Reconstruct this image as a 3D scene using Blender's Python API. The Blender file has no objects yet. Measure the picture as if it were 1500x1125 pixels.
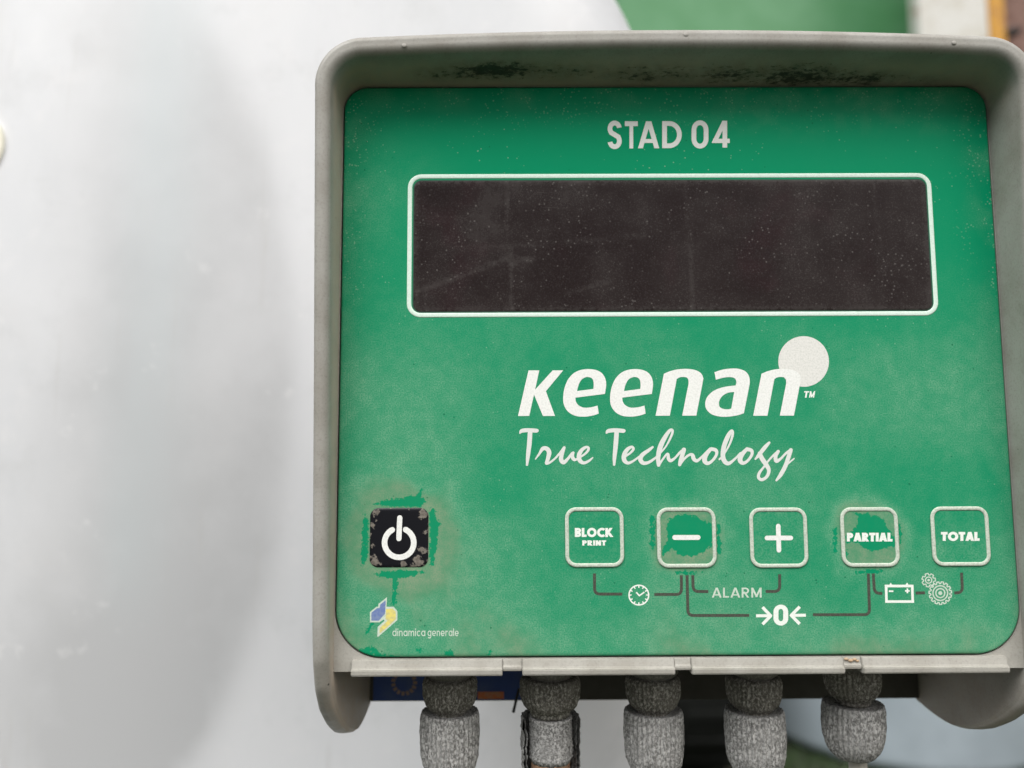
import bpy, bmesh, math, random
import numpy as np
from mathutils import Vector, Matrix
from mathutils.geometry import delaunay_2d_cdt
rad = math.radians
SC = bpy.context.scene
COL = SC.collection

# ------------------------------------------------------------------ camera
F = 1127.0                                   # focal length in pixels of a 1500 px wide picture
RC = np.array([[0.99998017, -0.00452205, -0.00438335],
               [0.00492342, 0.9953346, 0.09635766],
               [0.00392717, -0.09637733, 0.99533712]])      # rows: right, forward, up
CC = np.array([0.04802652, -0.21808224, 0.05444525])
cam = bpy.data.cameras.new('camera')
cam.sensor_width = 36
cam.lens = F / 1500 * 36
cam.clip_start = 0.01
cam.clip_end = 400
cam.dof.use_dof = True
cam.dof.focus_distance = 0.220
cam.dof.aperture_fstop = 7.5
cam_o = bpy.data.objects.new('camera', cam)
COL.objects.link(cam_o)
M4 = Matrix.Identity(4)
for i in range(3):
    M4[i][0] = RC[0][i]; M4[i][1] = RC[2][i]; M4[i][2] = -RC[1][i]; M4[i][3] = CC[i]
cam_o.matrix_world = M4
SC.camera = cam_o

# ------------------------------------------------------------------ sky, sun, exposure (overcast day)
SUN_EL, SUN_AZ = 50, -38                     # azimuth: degrees from -Y (front) towards -X (left) when negative
world = bpy.data.worlds.new('World'); SC.world = world
world.use_nodes = True
wn = world.node_tree; wn.nodes.clear()
sky = wn.nodes.new('ShaderNodeTexSky'); sky.sky_type = 'NISHITA'; sky.sun_disc = False
sky.sun_elevation = rad(SUN_EL); sky.sun_rotation = rad(180 + SUN_AZ)
sky.air_density = 1.0; sky.dust_density = 6.0; sky.ozone_density = 0.6
hs = wn.nodes.new('ShaderNodeHueSaturation'); hs.inputs['Saturation'].default_value = 0.34
bg = wn.nodes.new('ShaderNodeBackground'); bg.inputs['Strength'].default_value = 0.068
wo = wn.nodes.new('ShaderNodeOutputWorld')
wn.links.new(sky.outputs[0], hs.inputs['Color']); wn.links.new(hs.outputs[0], bg.inputs['Color'])
wn.links.new(bg.outputs[0], wo.inputs['Surface'])
sun = bpy.data.lights.new('sun', 'SUN'); sun.energy = 1.8; sun.angle = rad(38); sun.color = (1, 0.985, 0.968)
sun_o = bpy.data.objects.new('sun', sun); COL.objects.link(sun_o)
sd = Vector((math.sin(rad(SUN_AZ)) * math.cos(rad(SUN_EL)), -math.cos(rad(SUN_AZ)) * math.cos(rad(SUN_EL)), math.sin(rad(SUN_EL))))
sun_o.rotation_euler = sd.to_track_quat('Z', 'Y').to_euler()
sun_o.location = sd * 5
vs = SC.view_settings
vs.view_transform = 'Standard'; vs.look = 'None'; vs.gamma = 1; vs.use_curve_mapping = False
vs.exposure = 0.92

# ------------------------------------------------------------------ small maths
def P(u, v, y=0.0):
    """point of the plane Y = y that the photograph shows at pixel (u, v)"""
    d = RC.T @ np.array([(u - 750) / F, 1, (562.5 - v) / F])
    t = (y - CC[1]) / d[1]
    return CC + t * d
def PX(u, v, y=0.0):
    p = P(u, v, y); return p[0], p[2]

def vnoise(x, y, seed=0):
    """value noise, vectorised"""
    xi = np.floor(x).astype(np.int64); yi = np.floor(y).astype(np.int64)
    fx = x - xi; fy = y - yi
    fx = fx * fx * (3 - 2 * fx); fy = fy * fy * (3 - 2 * fy)
    def h(a, b):
        n = (a * 374761393 + b * 668265263 + seed * 974634777) & 0x7fffffff
        n = ((n ^ (n >> 13)) * 1274126177) & 0x7fffffff
        return ((n ^ (n >> 16)) & 0xffff) / 65535.0
    return (h(xi, yi) * (1 - fx) + h(xi + 1, yi) * fx) * (1 - fy) + (h(xi, yi + 1) * (1 - fx) + h(xi + 1, yi + 1) * fx) * fy
def fbm(x, y, seed=0, oct=4):
    s = 0; a = 1; t = 0
    for k in range(oct):
        s = s + a * vnoise(x * 2 ** k, y * 2 ** k, seed + k * 17); t += a; a *= .5
    return s / t
def sstep(a, b, x):
    t = np.clip((x - a) / (b - a), 0, 1); return t * t * (3 - 2 * t)

def poly_sdf(x, z, poly):
    """signed distance (negative inside) of points to one polygon"""
    p = np.asarray(poly, float); q = np.roll(p, -1, 0)
    d = np.full(x.shape, 1e9); ins = np.zeros(x.shape, bool)
    for (ax, az), (bx, bz) in zip(p, q):
        ex, ez = bx - ax, bz - az
        t = np.clip(((x - ax) * ex + (z - az) * ez) / (ex * ex + ez * ez + 1e-18), 0, 1)
        d = np.minimum(d, (x - ax - t * ex) ** 2 + (z - az - t * ez) ** 2)
        c = ((az > z) != (bz > z))
        with np.errstate(divide='ignore', invalid='ignore'):
            xi = ax + (z - az) / (bz - az if bz != az else 1e-18) * ex
        ins ^= c & (x < xi)
    d = np.sqrt(d)
    return np.where(ins, -d, d)
def rr_sdf(x, z, x0, x1, z0, z1, rb, rt):
    """inside distance to a rounded rectangle (bottom / top corner radii)"""
    cx, cz = (x0 + x1) / 2, (z0 + z1) / 2
    r = np.where(z > cz, rt, rb)
    qx = np.abs(x - cx) - (x1 - x0) / 2 + r; qz = np.abs(z - cz) - (z1 - z0) / 2 + r
    return -(np.minimum(np.maximum(qx, qz), 0) + np.hypot(np.maximum(qx, 0), np.maximum(qz, 0)) - r)
def rr_path(x0, x1, z0, z1, rb, rt, n=10):
    pts = []
    for (cx, cz, r, a0) in ((x1 - rb, z0 + rb, rb, -90), (x1 - rt, z1 - rt, rt, 0), (x0 + rt, z1 - rt, rt, 90), (x0 + rb, z0 + rb, rb, 180)):
        for k in range(n + 1):
            a = rad(a0 + 90 * k / n); pts.append((cx + r * math.cos(a), cz + r * math.sin(a)))
    return pts

# ------------------------------------------------------------------ mesh helpers
def mesh_obj(name, verts, faces, mat, parent=None, smooth=False, attrs=None):
    me = bpy.data.meshes.new(name)
    me.from_pydata([tuple(map(float, v)) for v in verts], [], [tuple(map(int, f)) for f in faces])
    me.validate(); me.update()
    if attrs:
        for k, a in attrs.items():
            at = me.attributes.new(k, 'FLOAT', 'POINT'); at.data.foreach_set('value', np.asarray(a, np.float32))
    if smooth: me.polygons.foreach_set('use_smooth', [True] * len(me.polygons))
    if mat: me.materials.append(mat)
    o = bpy.data.objects.new(name, me); COL.objects.link(o)
    if parent: o.parent = parent
    return o
def bm_obj(name, bm, mat, parent=None, smooth=False):
    bmesh.ops.recalc_face_normals(bm, faces=bm.faces)
    me = bpy.data.meshes.new(name); bm.to_mesh(me); bm.free()
    if smooth: me.polygons.foreach_set('use_smooth', [True] * len(me.polygons))
    me.materials.append(mat)
    o = bpy.data.objects.new(name, me); COL.objects.link(o)
    if parent: o.parent = parent
    return o
def box_bm(x0, x1, y0, y1, z0, z1, bev=0.0, seg=2, bm=None):
    b = bmesh.new()
    bmesh.ops.create_cube(b, size=1)
    for v in b.verts:
        v.co = Vector(((x0 + x1) / 2 + v.co.x * (x1 - x0), (y0 + y1) / 2 + v.co.y * (y1 - y0), (z0 + z1) / 2 + v.co.z * (z1 - z0)))
    if bev: bmesh.ops.bevel(b, geom=b.edges[:], offset=bev, segments=seg, affect='EDGES', profile=.5)
    return b
def tag(o, label=None, cat=None, group=None, kind=None):
    if label: o['label'] = label
    if cat: o['category'] = cat
    if group: o['group'] = group
    if kind: o['kind'] = kind
    return o
def empty(name, loc=(0, 0, 0)):
    o = bpy.data.objects.new(name, None); COL.objects.link(o); o.location = loc; o.empty_display_size = .02
    return o
def grid_faces(nr, nc, wrap_c=False):
    f = []
    for i in range(nr - 1):
        for j in range(nc if wrap_c else nc - 1):
            k = (j + 1) % nc
            f.append((i * nc + j, i * nc + k, (i + 1) * nc + k, (i + 1) * nc + j))
    return f

# ------------------------------------------------------------------ material helpers
class NT:
    def __init__(self, name):
        self.m = bpy.data.materials.new(name); self.m.use_nodes = True
        self.t = self.m.node_tree; self.b = self.t.nodes['Principled BSDF']
        self.co = self.t.nodes.new('ShaderNodeTexCoord').outputs['Object']
    def set(self, **k):
        for a, v in k.items(): self.put(self.b.inputs[a.replace('_', ' ')], v)
        return self
    def put(self, sock, v):
        if isinstance(v, bpy.types.NodeSocket): self.t.links.new(v, sock)
        elif isinstance(v, (tuple, list)) and len(v) == 3 and sock.type == 'RGBA': sock.default_value = (*v, 1)
        else: sock.default_value = v
    def n(self, typ, ins=None, out=0, **props):
        nd = self.t.nodes.new('ShaderNode' + typ)
        for k, v in props.items(): setattr(nd, k, v)
        for k, v in (ins or {}).items(): self.put(nd.inputs[k], v)
        return nd.outputs[out]
    def math(self, op, a, b=0.0, c=0.0): return self.n('Math', {0: a, 1: b, 2: c}, operation=op)
    def map(self, scale): return self.n('Mapping', {'Vector': self.co, 'Scale': scale})
    def noise(self, scale, detail=4, rough=.55, vec=None, dist=0.0):
        return self.n('TexNoise', {'Vector': vec or self.co, 'Scale': scale, 'Detail': detail, 'Roughness': rough, 'Distortion': dist})
    def voro(self, scale, vec=None, out='Distance', rnd=1.0):
        return self.n('TexVoronoi', {'Vector': vec or self.co, 'Scale': scale, 'Randomness': rnd}, out=out)
    def ramp(self, v, a, b, lo=0.0, hi=1.0):
        return self.n('MapRange', {'Value': v, 'From Min': a, 'From Max': b, 'To Min': lo, 'To Max': hi}, interpolation_type='SMOOTHSTEP')
    def mix(self, f, a, b):
        nd = self.t.nodes.new('ShaderNodeMix'); nd.data_type = 'RGBA'
        self.put(nd.inputs[0], f); self.put(nd.inputs[6], a); self.put(nd.inputs[7], b)
        return nd.outputs[2]
    def attr(self, name): return self.n('Attribute', attribute_name=name, out='Fac')
    def bump(self, h, strength=.3, dist=.0002, normal=None):
        ins = {'Height': h, 'Strength': strength, 'Distance': dist}
        if normal: ins['Normal'] = normal
        o = self.n('Bump', ins); self.put(self.b.inputs['Normal'], o); return o

GREEN = (0.0008, 0.24, 0.110)
DUST = (0.205, 0.30, 0.19)

def membrane_material(base, name, dirt=DUST, gain=1.0):
    """printed membrane with a layer of dust ('dust'), wiped clean where 'wiped' (mm) is below zero"""
    k = NT(name)
    n1 = k.noise(900, 6, .62); n2 = k.noise(2600, 3, .6); n3 = k.noise(260, 5, .6)
    w = k.math('ADD', k.attr('wiped'), k.math('MULTIPLY', k.math('SUBTRACT', n1, .5), 3.4))
    keep = k.ramp(w, -.12, .12)                                   # 1 = dust still there
    d = k.math('MULTIPLY', k.attr('dust'), k.math('MULTIPLY_ADD', k.math('SUBTRACT', k.ramp(n2, .34, .66, .42, 1.58), 1.0), k.ramp(k.attr('dust'), .25, .6, 1.0, .35), 1.0))
    d = k.math('MULTIPLY', d, k.ramp(n3, .3, .7, .72, 1.25))
    d = k.math('MULTIPLY', d, k.math('MULTIPLY_ADD', keep, .94, .06))
    d = k.math('MULTIPLY', d, gain)
    # bright grains and dark pits
    v1 = k.voro(520); g1 = k.math('MULTIPLY', k.ramp(v1, .05, .14, 1, 0), k.ramp(k.noise(60, 3), .44, .62))
    v2 = k.voro(330, vec=k.n('Mapping', {'Vector': k.co, 'Location': (.3, .7, .2)}))
    pit = k.math('MULTIPLY', k.ramp(v2, .05, .11, 1, 0), k.ramp(k.noise(47, 2, vec=k.n('Mapping', {'Vector': k.co, 'Location': (1.3, .7, 3.2)})), .5, .62))
    pit = k.math('MULTIPLY', pit, keep)
    g1 = k.math('MULTIPLY', g1, k.math('MULTIPLY', keep, .75))
    d = k.math('MAXIMUM', d, g1)
    ge = k.math('MULTIPLY', k.math('MULTIPLY', k.ramp(k.voro(950), .12, .34, 1, 0), k.ramp(k.noise(170, 4), .42, .58)), k.math('MULTIPLY', k.attr('edge'), .7))
    d = k.math('MAXIMUM', d, ge)
    col = k.mix(k.math('MINIMUM', d, 1.0), base, k.mix(k.ramp(k.attr('dust'), .30, .62), (.23, .43, .285), dirt))
    col = k.mix(k.math('MULTIPLY', pit, .75), col, tuple(c * .45 for c in base))
    k.set(Base_Color=col, Roughness=k.ramp(d, 0, .5, .36, .8), Specular_IOR_Level=.05)
    k.bump(k.math('ADD', k.math('MULTIPLY', n2, .5), d), .07, .00008)
    return k.m

def plastic_material(name, base, dirt, rough=.55, grime=True):
    k = NT(name)
    n1 = k.noise(70, 6, .6); n2 = k.noise(1500, 4, .6); n3 = k.noise(300, 5, .6)
    col = k.mix(k.ramp(n1, .36, .7, 0, .55), base, dirt)
    col = k.mix(k.ramp(n2, .45, .8, 0, .35), col, tuple(c * .55 for c in dirt))
    if grime:
        a = k.attr('grime')
        gm = k.ramp(k.math('ADD', a, k.math('MULTIPLY', k.math('SUBTRACT', k.noise(620, 8, .76, vec=k.map((.6, 1, 1.7))), .5), 1.9)), .46, .80)
        col = k.mix(k.math('MULTIPLY', k.attr('dirt'), k.ramp(n3, .25, .7, .55, 1.0)), col, (.46, .38, .30))
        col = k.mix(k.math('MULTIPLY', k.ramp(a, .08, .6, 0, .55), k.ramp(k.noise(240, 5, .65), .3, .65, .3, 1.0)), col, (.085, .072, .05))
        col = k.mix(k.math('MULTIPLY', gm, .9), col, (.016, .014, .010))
        scf = k.noise(1, 5, .7, vec=k.map((500, 500, 60)))
        col = k.mix(k.math('MULTIPLY', k.ramp(scf, .60, .72), k.ramp(k.noise(45, 3), .5, .62, 0, .4)), col, (.46, .45, .42))
        nick = k.math('MULTIPLY', k.ramp(k.voro(150), .03, .07, 1, 0), k.ramp(k.noise(31, 2), .54, .6))
        col = k.mix(nick, col, (.03, .027, .02))
    k.set(Base_Color=col, Roughness=k.ramp(n3, .3, .7, rough - .12, rough + .12), Specular_IOR_Level=.5)
    k.bump(k.math('ADD', n2, k.math('MULTIPLY', n3, .8)), .22, .0001)
    return k.m

def print_material(name, col, wear=.14, rough=.55):
    k = NT(name)
    n = k.noise(1900, 4, .6); n2 = k.noise(500, 5, .65)
    c = k.mix(k.ramp(n, .35, .8, 0, wear * 1.6), col, tuple(x * .62 for x in DUST))
    chip = k.math('MULTIPLY', k.ramp(k.noise(1500, 5, .7), .69, .73), k.ramp(n2, .5, .62))
    c = k.mix(k.math('MULTIPLY', chip, .8), c, (.10, .17, .10))
    k.set(Base_Color=c, Roughness=rough, Specular_IOR_Level=.3)
    return k.m

MAT = {}
MAT['green'] = membrane_material(GREEN, 'green membrane')
MAT['white'] = print_material('white print', (.80, .81, .78))
MAT['disc'] = print_material('disc print', (.72, .715, .68), .18)
MAT['pale'] = print_material('pale print', (.68, .70, .665), .08)
MAT['small'] = print_material('small white print', (.80, .84, .78), .1)
MAT['dim'] = print_material('dim white print', (.56, .66, .56), .2)
MAT['frame'] = print_material('button frame print', (.56, .62, .53), .32)
MAT['border'] = print_material('display border print', (.66, .80, .71), .12)
MAT['darkline'] = print_material('dark line print', (.052, .050, .043), .3)
MAT['plastic'] = plastic_material('grey plastic', (.345, .336, .308), (.225, .208, .175))
MAT['ledge'] = plastic_material('pale grey plastic', (.40, .388, .352), (.265, .248, .21), grime=False)
MAT['body'] = plastic_material('grey housing plastic', (.22, .212, .185), (.12, .108, .085), grime=False)
MAT['bracket'] = plastic_material('dark back plate', (.055, .05, .04), (.03, .027, .02), grime=False)

k = NT('power key')                                        # black key with flakes of dried dirt at its rim
e = k.attr('rim')
fl = k.math('ADD', e, k.math('MULTIPLY', k.math('SUBTRACT', k.noise(520, 6, .7), .5), 1.7))
flm = k.ramp(fl, .38, .43)
flc = k.mix(k.ramp(k.noise(1800, 4), .35, .7), (.115, .10, .085), (.20, .18, .15))
k.set(Base_Color=k.mix(flm, (.006, .006, .009), flc), Roughness=k.ramp(flm, 0, 1, .3, .85), Specular_IOR_Level=.35)
k.bump(flm, .5, .00012)
MAT['key'] = k.m

k = NT('display window')
base = (.0125, .007, .007)
cl = k.noise(55, 6, .62); cl2 = k.noise(16, 3)
film_or_shade = k.math('MULTIPLY', k.ramp(cl, .36, .74, .0, .075), k.ramp(cl2, .3, .7, .5, 1.1))
fine = k.math('MULTIPLY', k.ramp(k.noise(2400, 3, .6), .45, .8), .07)
def dots(s, lo, hi, loc, a, b, ns=40):
    v = k.voro(s, vec=k.n('Mapping', {'Vector': k.co, 'Location': loc}))
    return k.math('MULTIPLY', k.ramp(v, lo, hi, 1, 0), k.ramp(k.noise(ns, 3, vec=k.n('Mapping', {'Vector': k.co, 'Location': loc})), a, b))
dd = k.math('MULTIPLY', dots(640, .08, .2, (.1, .3, .9), .42, .58), .26)
dd = k.math('MAXIMUM', dd, k.math('MULTIPLY', dots(330, .04, .13, (.7, .2, .4), .46, .6), .24))
dd = k.math('MAXIMUM', dd, k.math('MULTIPLY', dots(120, .012, .035, (.5, .8, .1), .5, .6, 30), .6))
sc = k.noise(1, 4, .7, vec=k.map((45, 1, 2200))); sc = k.math('MULTIPLY', k.ramp(sc, .62, .72), k.ramp(k.noise(38, 3, vec=k.n('Mapping', {'Vector': k.co, 'Location': (2, 2, 2)})), .46, .66, 0, .16))
rub = k.math('MULTIPLY', k.attr('rub'), k.ramp(k.noise(700, 5, .7), .3, .65))
tot = k.math('ADD', k.math('ADD', film_or_shade, fine), k.math('ADD', k.math('MAXIMUM', dd, sc), rub))
redd = k.mix(k.ramp(k.noise(45, 3, vec=k.n('Mapping', {'Vector': k.co, 'Location': (4, 1, 2)})), .52, .72, 0, .4), base, (.026, .008, .011))
k.set(Base_Color=k.mix(tot, redd, (.30, .285, .27)), Roughness=k.ramp(tot, 0, .3, .25, .6), Specular_IOR_Level=.14)
MAT['glass'] = k.m

def crust_material(name, dark, light, thr=.5, stretch=(1, 1, .72), tint=None):
    k = NT(name)
    v = k.map(stretch)
    n = k.noise(1500, 4, .7, vec=v, dist=.25); n2 = k.noise(170, 5, .6)
    f = k.ramp(n, thr - .1, thr + .16)
    col = k.mix(f, dark, light)
    col = k.mix(k.ramp(n2, .4, .7, 0, .55), col, tint or tuple(c * .8 for c in dark))
    k.set(Base_Color=col, Roughness=.9, Specular_IOR_Level=.2)
    k.bump(k.math('ADD', n, n2), .55, .0004)
    return k.m
MAT['crust'] = crust_material('grey crusted nut', (.14, .138, .132), (.56, .555, .54), .49, tint=(.30, .298, .288))
MAT['crust_dark'] = crust_material('dirty collar', (.10, .094, .08), (.46, .445, .40), .53, (1, 1, .75), tint=(.19, .18, .155))
MAT['flange'] = crust_material('grey flange', (.16, .155, .14), (.28, .27, .24), .5)
k = NT('black rubber'); k.set(Base_Color=k.mix(k.noise(300, 4), (.005, .005, .005), (.016, .016, .014)), Roughness=.6); MAT['rubber'] = k.m
k = NT('brown seal'); k.set(Base_Color=k.mix(k.ramp(k.noise(500, 5, .7), .35, .65), (.20, .095, .05), (.33, .22, .14)), Roughness=.8); k.bump(k.noise(900, 4), .6, .0003); MAT['seal'] = k.m
k = NT('pale cable'); k.set(Base_Color=k.mix(k.noise(200, 4), (.50, .48, .43), (.34, .32, .27)), Roughness=.6); MAT['cable'] = k.m

# ================================================================== THE TERMINAL
W, H = 0.19, 0.1639
RB, RT = .0130, .0070
term = empty('weighing_terminal', (0, 0, 0))
tag(term, 'grey hooded weighing terminal with green keypad face, dark display and five cable glands', 'terminal')

# ---- areas wiped clean of dust, traced on the face (photo pixels)
def zo(pts, ox, oy, s): return [(ox + a / s, oy + b / s) for a, b in pts]
A = lambda pts: zo(pts, 500, 700, 4.1667)
B = lambda pts: zo(pts, 800, 720, 4.1667)
C = lambda pts: zo(pts, 1220, 735, 11.25)
D = lambda pts: zo(pts, 1100, 720, 3.75)
wiped_px = [
 A([(195,155),(300,130),(400,120),(420,108),(460,106),(485,66),(500,68),(490,120),(522,135),(490,178),(300,175),(200,165)]),
 A([(145,212),(167,260),(162,470),(140,538),(120,530),(128,300)]),
 A([(538,180),(572,180),(576,245),(606,272),(590,330),(586,400),(562,528),(538,528)]),
 A([(195,580),(280,568),(440,560),(518,575),(430,602),(345,614),(330,785),(306,788),(316,615),(230,604)]),
 A([(185,880),(202,885),(152,962),(136,955)]),
 A([(50,1062),(120,1045),(190,1025),(215,1045),(240,1072),(290,1082),(390,1100),(100,1104)]),
 A([(630,1060),(690,1045),(685,1088),(640,1084)]), A([(885,1085),(920,1050),(910,1092)]), A([(440,1050),(490,1040),(480,1075)]),
 B([(745,170),(830,132),(870,140),(930,162),(1005,195),(1020,260),(1012,330),(940,378),(880,398),(800,388),(770,350),(715,388),(698,372),(740,300),(735,230)]),
 B([(632,148),(662,148),(667,345),(638,352)]), B([(1040,188),(1064,198),(1070,385),(1044,385)]), B([(775,492),(860,484),(955,492),(900,508),(800,504)]),
 C([(330,155),(420,185),(560,180),(600,225),(720,225),(800,298),(845,285),(875,400),(925,480),(1000,560),(1035,640),(1035,745),(920,725),(870,775),(640,805),(520,765),(400,695),(300,665),(215,675),(195,560),(340,460),(400,340),(430,270),(365,190)]),
 C([(5,425),(70,425),(64,830),(16,865)]), C([(1085,350),(1130,370),(1130,715),(1085,660)]), C([(195,795),(245,805),(232,910),(205,880)]),
 D([(555,440),(650,427),(740,436),(690,452),(575,450)]),
]
wiped_m = [[PX(u, v) for u, v in p] for p in wiped_px]
PC = PX(584.7, 789); MC = PX(1005.5, 787); QC = PX(1273.5, 787)

def dust_attrs(x, z):
    """dust layer (0..1) and distance in mm to the wiped areas"""
    t = 1 - z / H
    base = .020 + .27 * sstep(.28, .56, t) + .12 * sstep(.72, 1.0, t)
    cl = fbm(x * 42, z * 42, 3, 5); cl2 = fbm(x * 120, z * 120, 9, 4)
    d = base * (.55 + .85 * sstep(.3, .72, cl)) * (.8 + .4 * fbm((x + z * .4) * 300, (z - x * .4) * 40, 51, 3)) * (.75 + .5 * cl2)
    # left flank is dustier than the rest of the upper face
    d += .10 * sstep(.045, .004, x) * sstep(.02, .3, t) * (.3 + 1.2 * cl)
    d += .26 * np.exp(-((x - .012) ** 2 + (z - .128) ** 2) / .012 ** 2 * .7) * cl2
    # edges catch dust
    ed = rr_sdf(x, z, 0, W, 0, H, RB, RT)
    d += .20 * sstep(.011, .0, ed) * sstep(.35, .75, cl2) * np.where(z > .12, 1.0, .55)
    d += .34 * sstep(.016, 0, z) * (.4 + cl)
    d += .13 * sstep(.40, .7, fbm(x * 300, z * 300, 21, 3)) * sstep(.02, .004, H - z) * sstep(.07, .14, x)
    # thick dust round the keys most pressed
    for (cx, cz), r, amp in ((PC, .0140, .62), (MC, .0098, .66), (QC, .0098, .72)):
        rr = np.maximum(np.abs(x - cx), np.abs(z - cz)) * .45 + np.hypot(x - cx, z - cz) * .5
        d += amp * sstep(r * 1.3, r * .66, rr * (.72 + .56 * cl2))
    d += .15 * sstep(.046, .012, np.hypot(x - PC[0], (z - PC[1] + .012) * .8)) * (.5 + cl)
    w = np.full(x.shape, 9e-2)
    for p in wiped_m: w = np.minimum(w, poly_sdf(x, z, p))
    return np.clip(d * .62, 0, .85), np.clip(w * 1000, -6, 6)

def patch(name, x0, x1, z0, z1, rb, rt, y, step, hgt, bev, mat, parent, attr_fn):
    """plate with rounded corners, gridded; its front stands hgt before plane y with a rounded edge bev wide"""
    nz = max(8, int((z1 - z0) / step)); nx = max(8, int((x1 - x0) / step))
    s = np.linspace(0, 1, nz + 1); s = s - np.sin(2 * np.pi * s) / (2 * np.pi) * .35   # finer rows near both ends
    s = np.concatenate([[0, .0012, .004], s[1:-1][(s[1:-1] > .007) & (s[1:-1] < .993)], [.996, .9988, 1]])
    zz = z0 + s * (z1 - z0)
    ins = np.zeros(len(zz))
    lo = zz < z0 + rb; ins[lo] = rb - np.sqrt(np.maximum(rb ** 2 - (z0 + rb - zz[lo]) ** 2, 0))
    hi = zz > z1 - rt; ins[hi] = rt - np.sqrt(np.maximum(rt ** 2 - (zz[hi] - z1 + rt) ** 2, 0))
    u = np.linspace(0, 1, nx + 1); u = np.concatenate([[0, .15 / nx, .4 / nx], u[1:-1], [1 - .4 / nx, 1 - .15 / nx, 1]])
    X = (x0 + ins)[:, None] + u[None, :] * ((x1 - x0) - 2 * ins)[:, None]
    Z = np.repeat(zz[:, None], X.shape[1], 1)
    d = np.maximum(rr_sdf(X, Z, x0, x1, z0, z1, rb, rt), 0)
    q = np.clip(d / bev, 0, 1); Y = y - hgt * np.sqrt(1 - (1 - q) ** 2)
    nr, nc = X.shape
    V = np.stack([X, Y, Z], -1).reshape(-1, 3)
    f = grid_faces(nr, nc)
    at = attr_fn(V[:, 0], V[:, 2])
    return mesh_obj(name, V, f, mat, parent, True, at)

def face_attr(x, z):
    d, w = dust_attrs(x, z); ed = rr_sdf(x, z, 0, W, 0, H, RB, RT)
    return {'dust': d, 'wiped': w, 'edge': sstep(.016, 0, ed) * np.where(z > .1, 1, .55)}
panel = patch('front_panel', 0, W, 0, H, RB, RT, .0012, .00052, .0012, .0005, MAT['green'], term, face_attr)
panel['label'] = 'green printed membrane face, dusty towards the bottom'

# ---- printed artwork: outlines in photo pixels, laid on the face
def catmull(pts, n=6, closed=False):
    p = [np.array(q, float) for q in pts]; out = []
    m = len(p)
    for i in range(m if closed else m - 1):
        p0 = p[(i - 1) % m] if (closed or i > 0) else 2 * p[0] - p[1]
        p1 = p[i]; p2 = p[(i + 1) % m]
        p3 = p[(i + 2) % m] if (closed or i + 2 < m) else 2 * p[-1] - p[-2]
        for k in range(n):
            t = k / n
            out.append(.5 * ((2 * p1) + (p2 - p0) * t + (2 * p0 - 5 * p1 + 4 * p2 - p3) * t * t + (3 * p1 - p0 - 3 * p2 + p3) * t ** 3))
    if not closed: out.append(p[-1])
    return [tuple(q) for q in out]
def outline(pts, n=6):
    """closed outline; points with a third value are corners, the others are smoothed"""
    ci = [i for i, p in enumerate(pts) if len(p) == 3]
    if not ci: return catmull([p[:2] for p in pts], n, True)
    pts = pts[ci[0]:] + pts[:ci[0]]; ci = [i for i, p in enumerate(pts) if len(p) == 3] + [len(pts)]
    out = []
    for a, b in zip(ci[:-1], ci[1:]):
        run = [p[:2] for p in pts[a:b]] + [pts[b % len(pts)][:2]]
        out += (catmull(run, n)[:-1] if len(run) > 2 else [run[0]])
    return out
def inside(px, py, poly):
    c = np.zeros(px.shape, bool); n = len(poly)
    for i in range(n):
        (ax, ay), (bx, by) = poly[i], poly[(i + 1) % n]
        if ay == by: continue
        m = (ay > py) != (by > py)
        c ^= m & (px < ax + (py - ay) / (by - ay) * (bx - ax))
    return c
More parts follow.
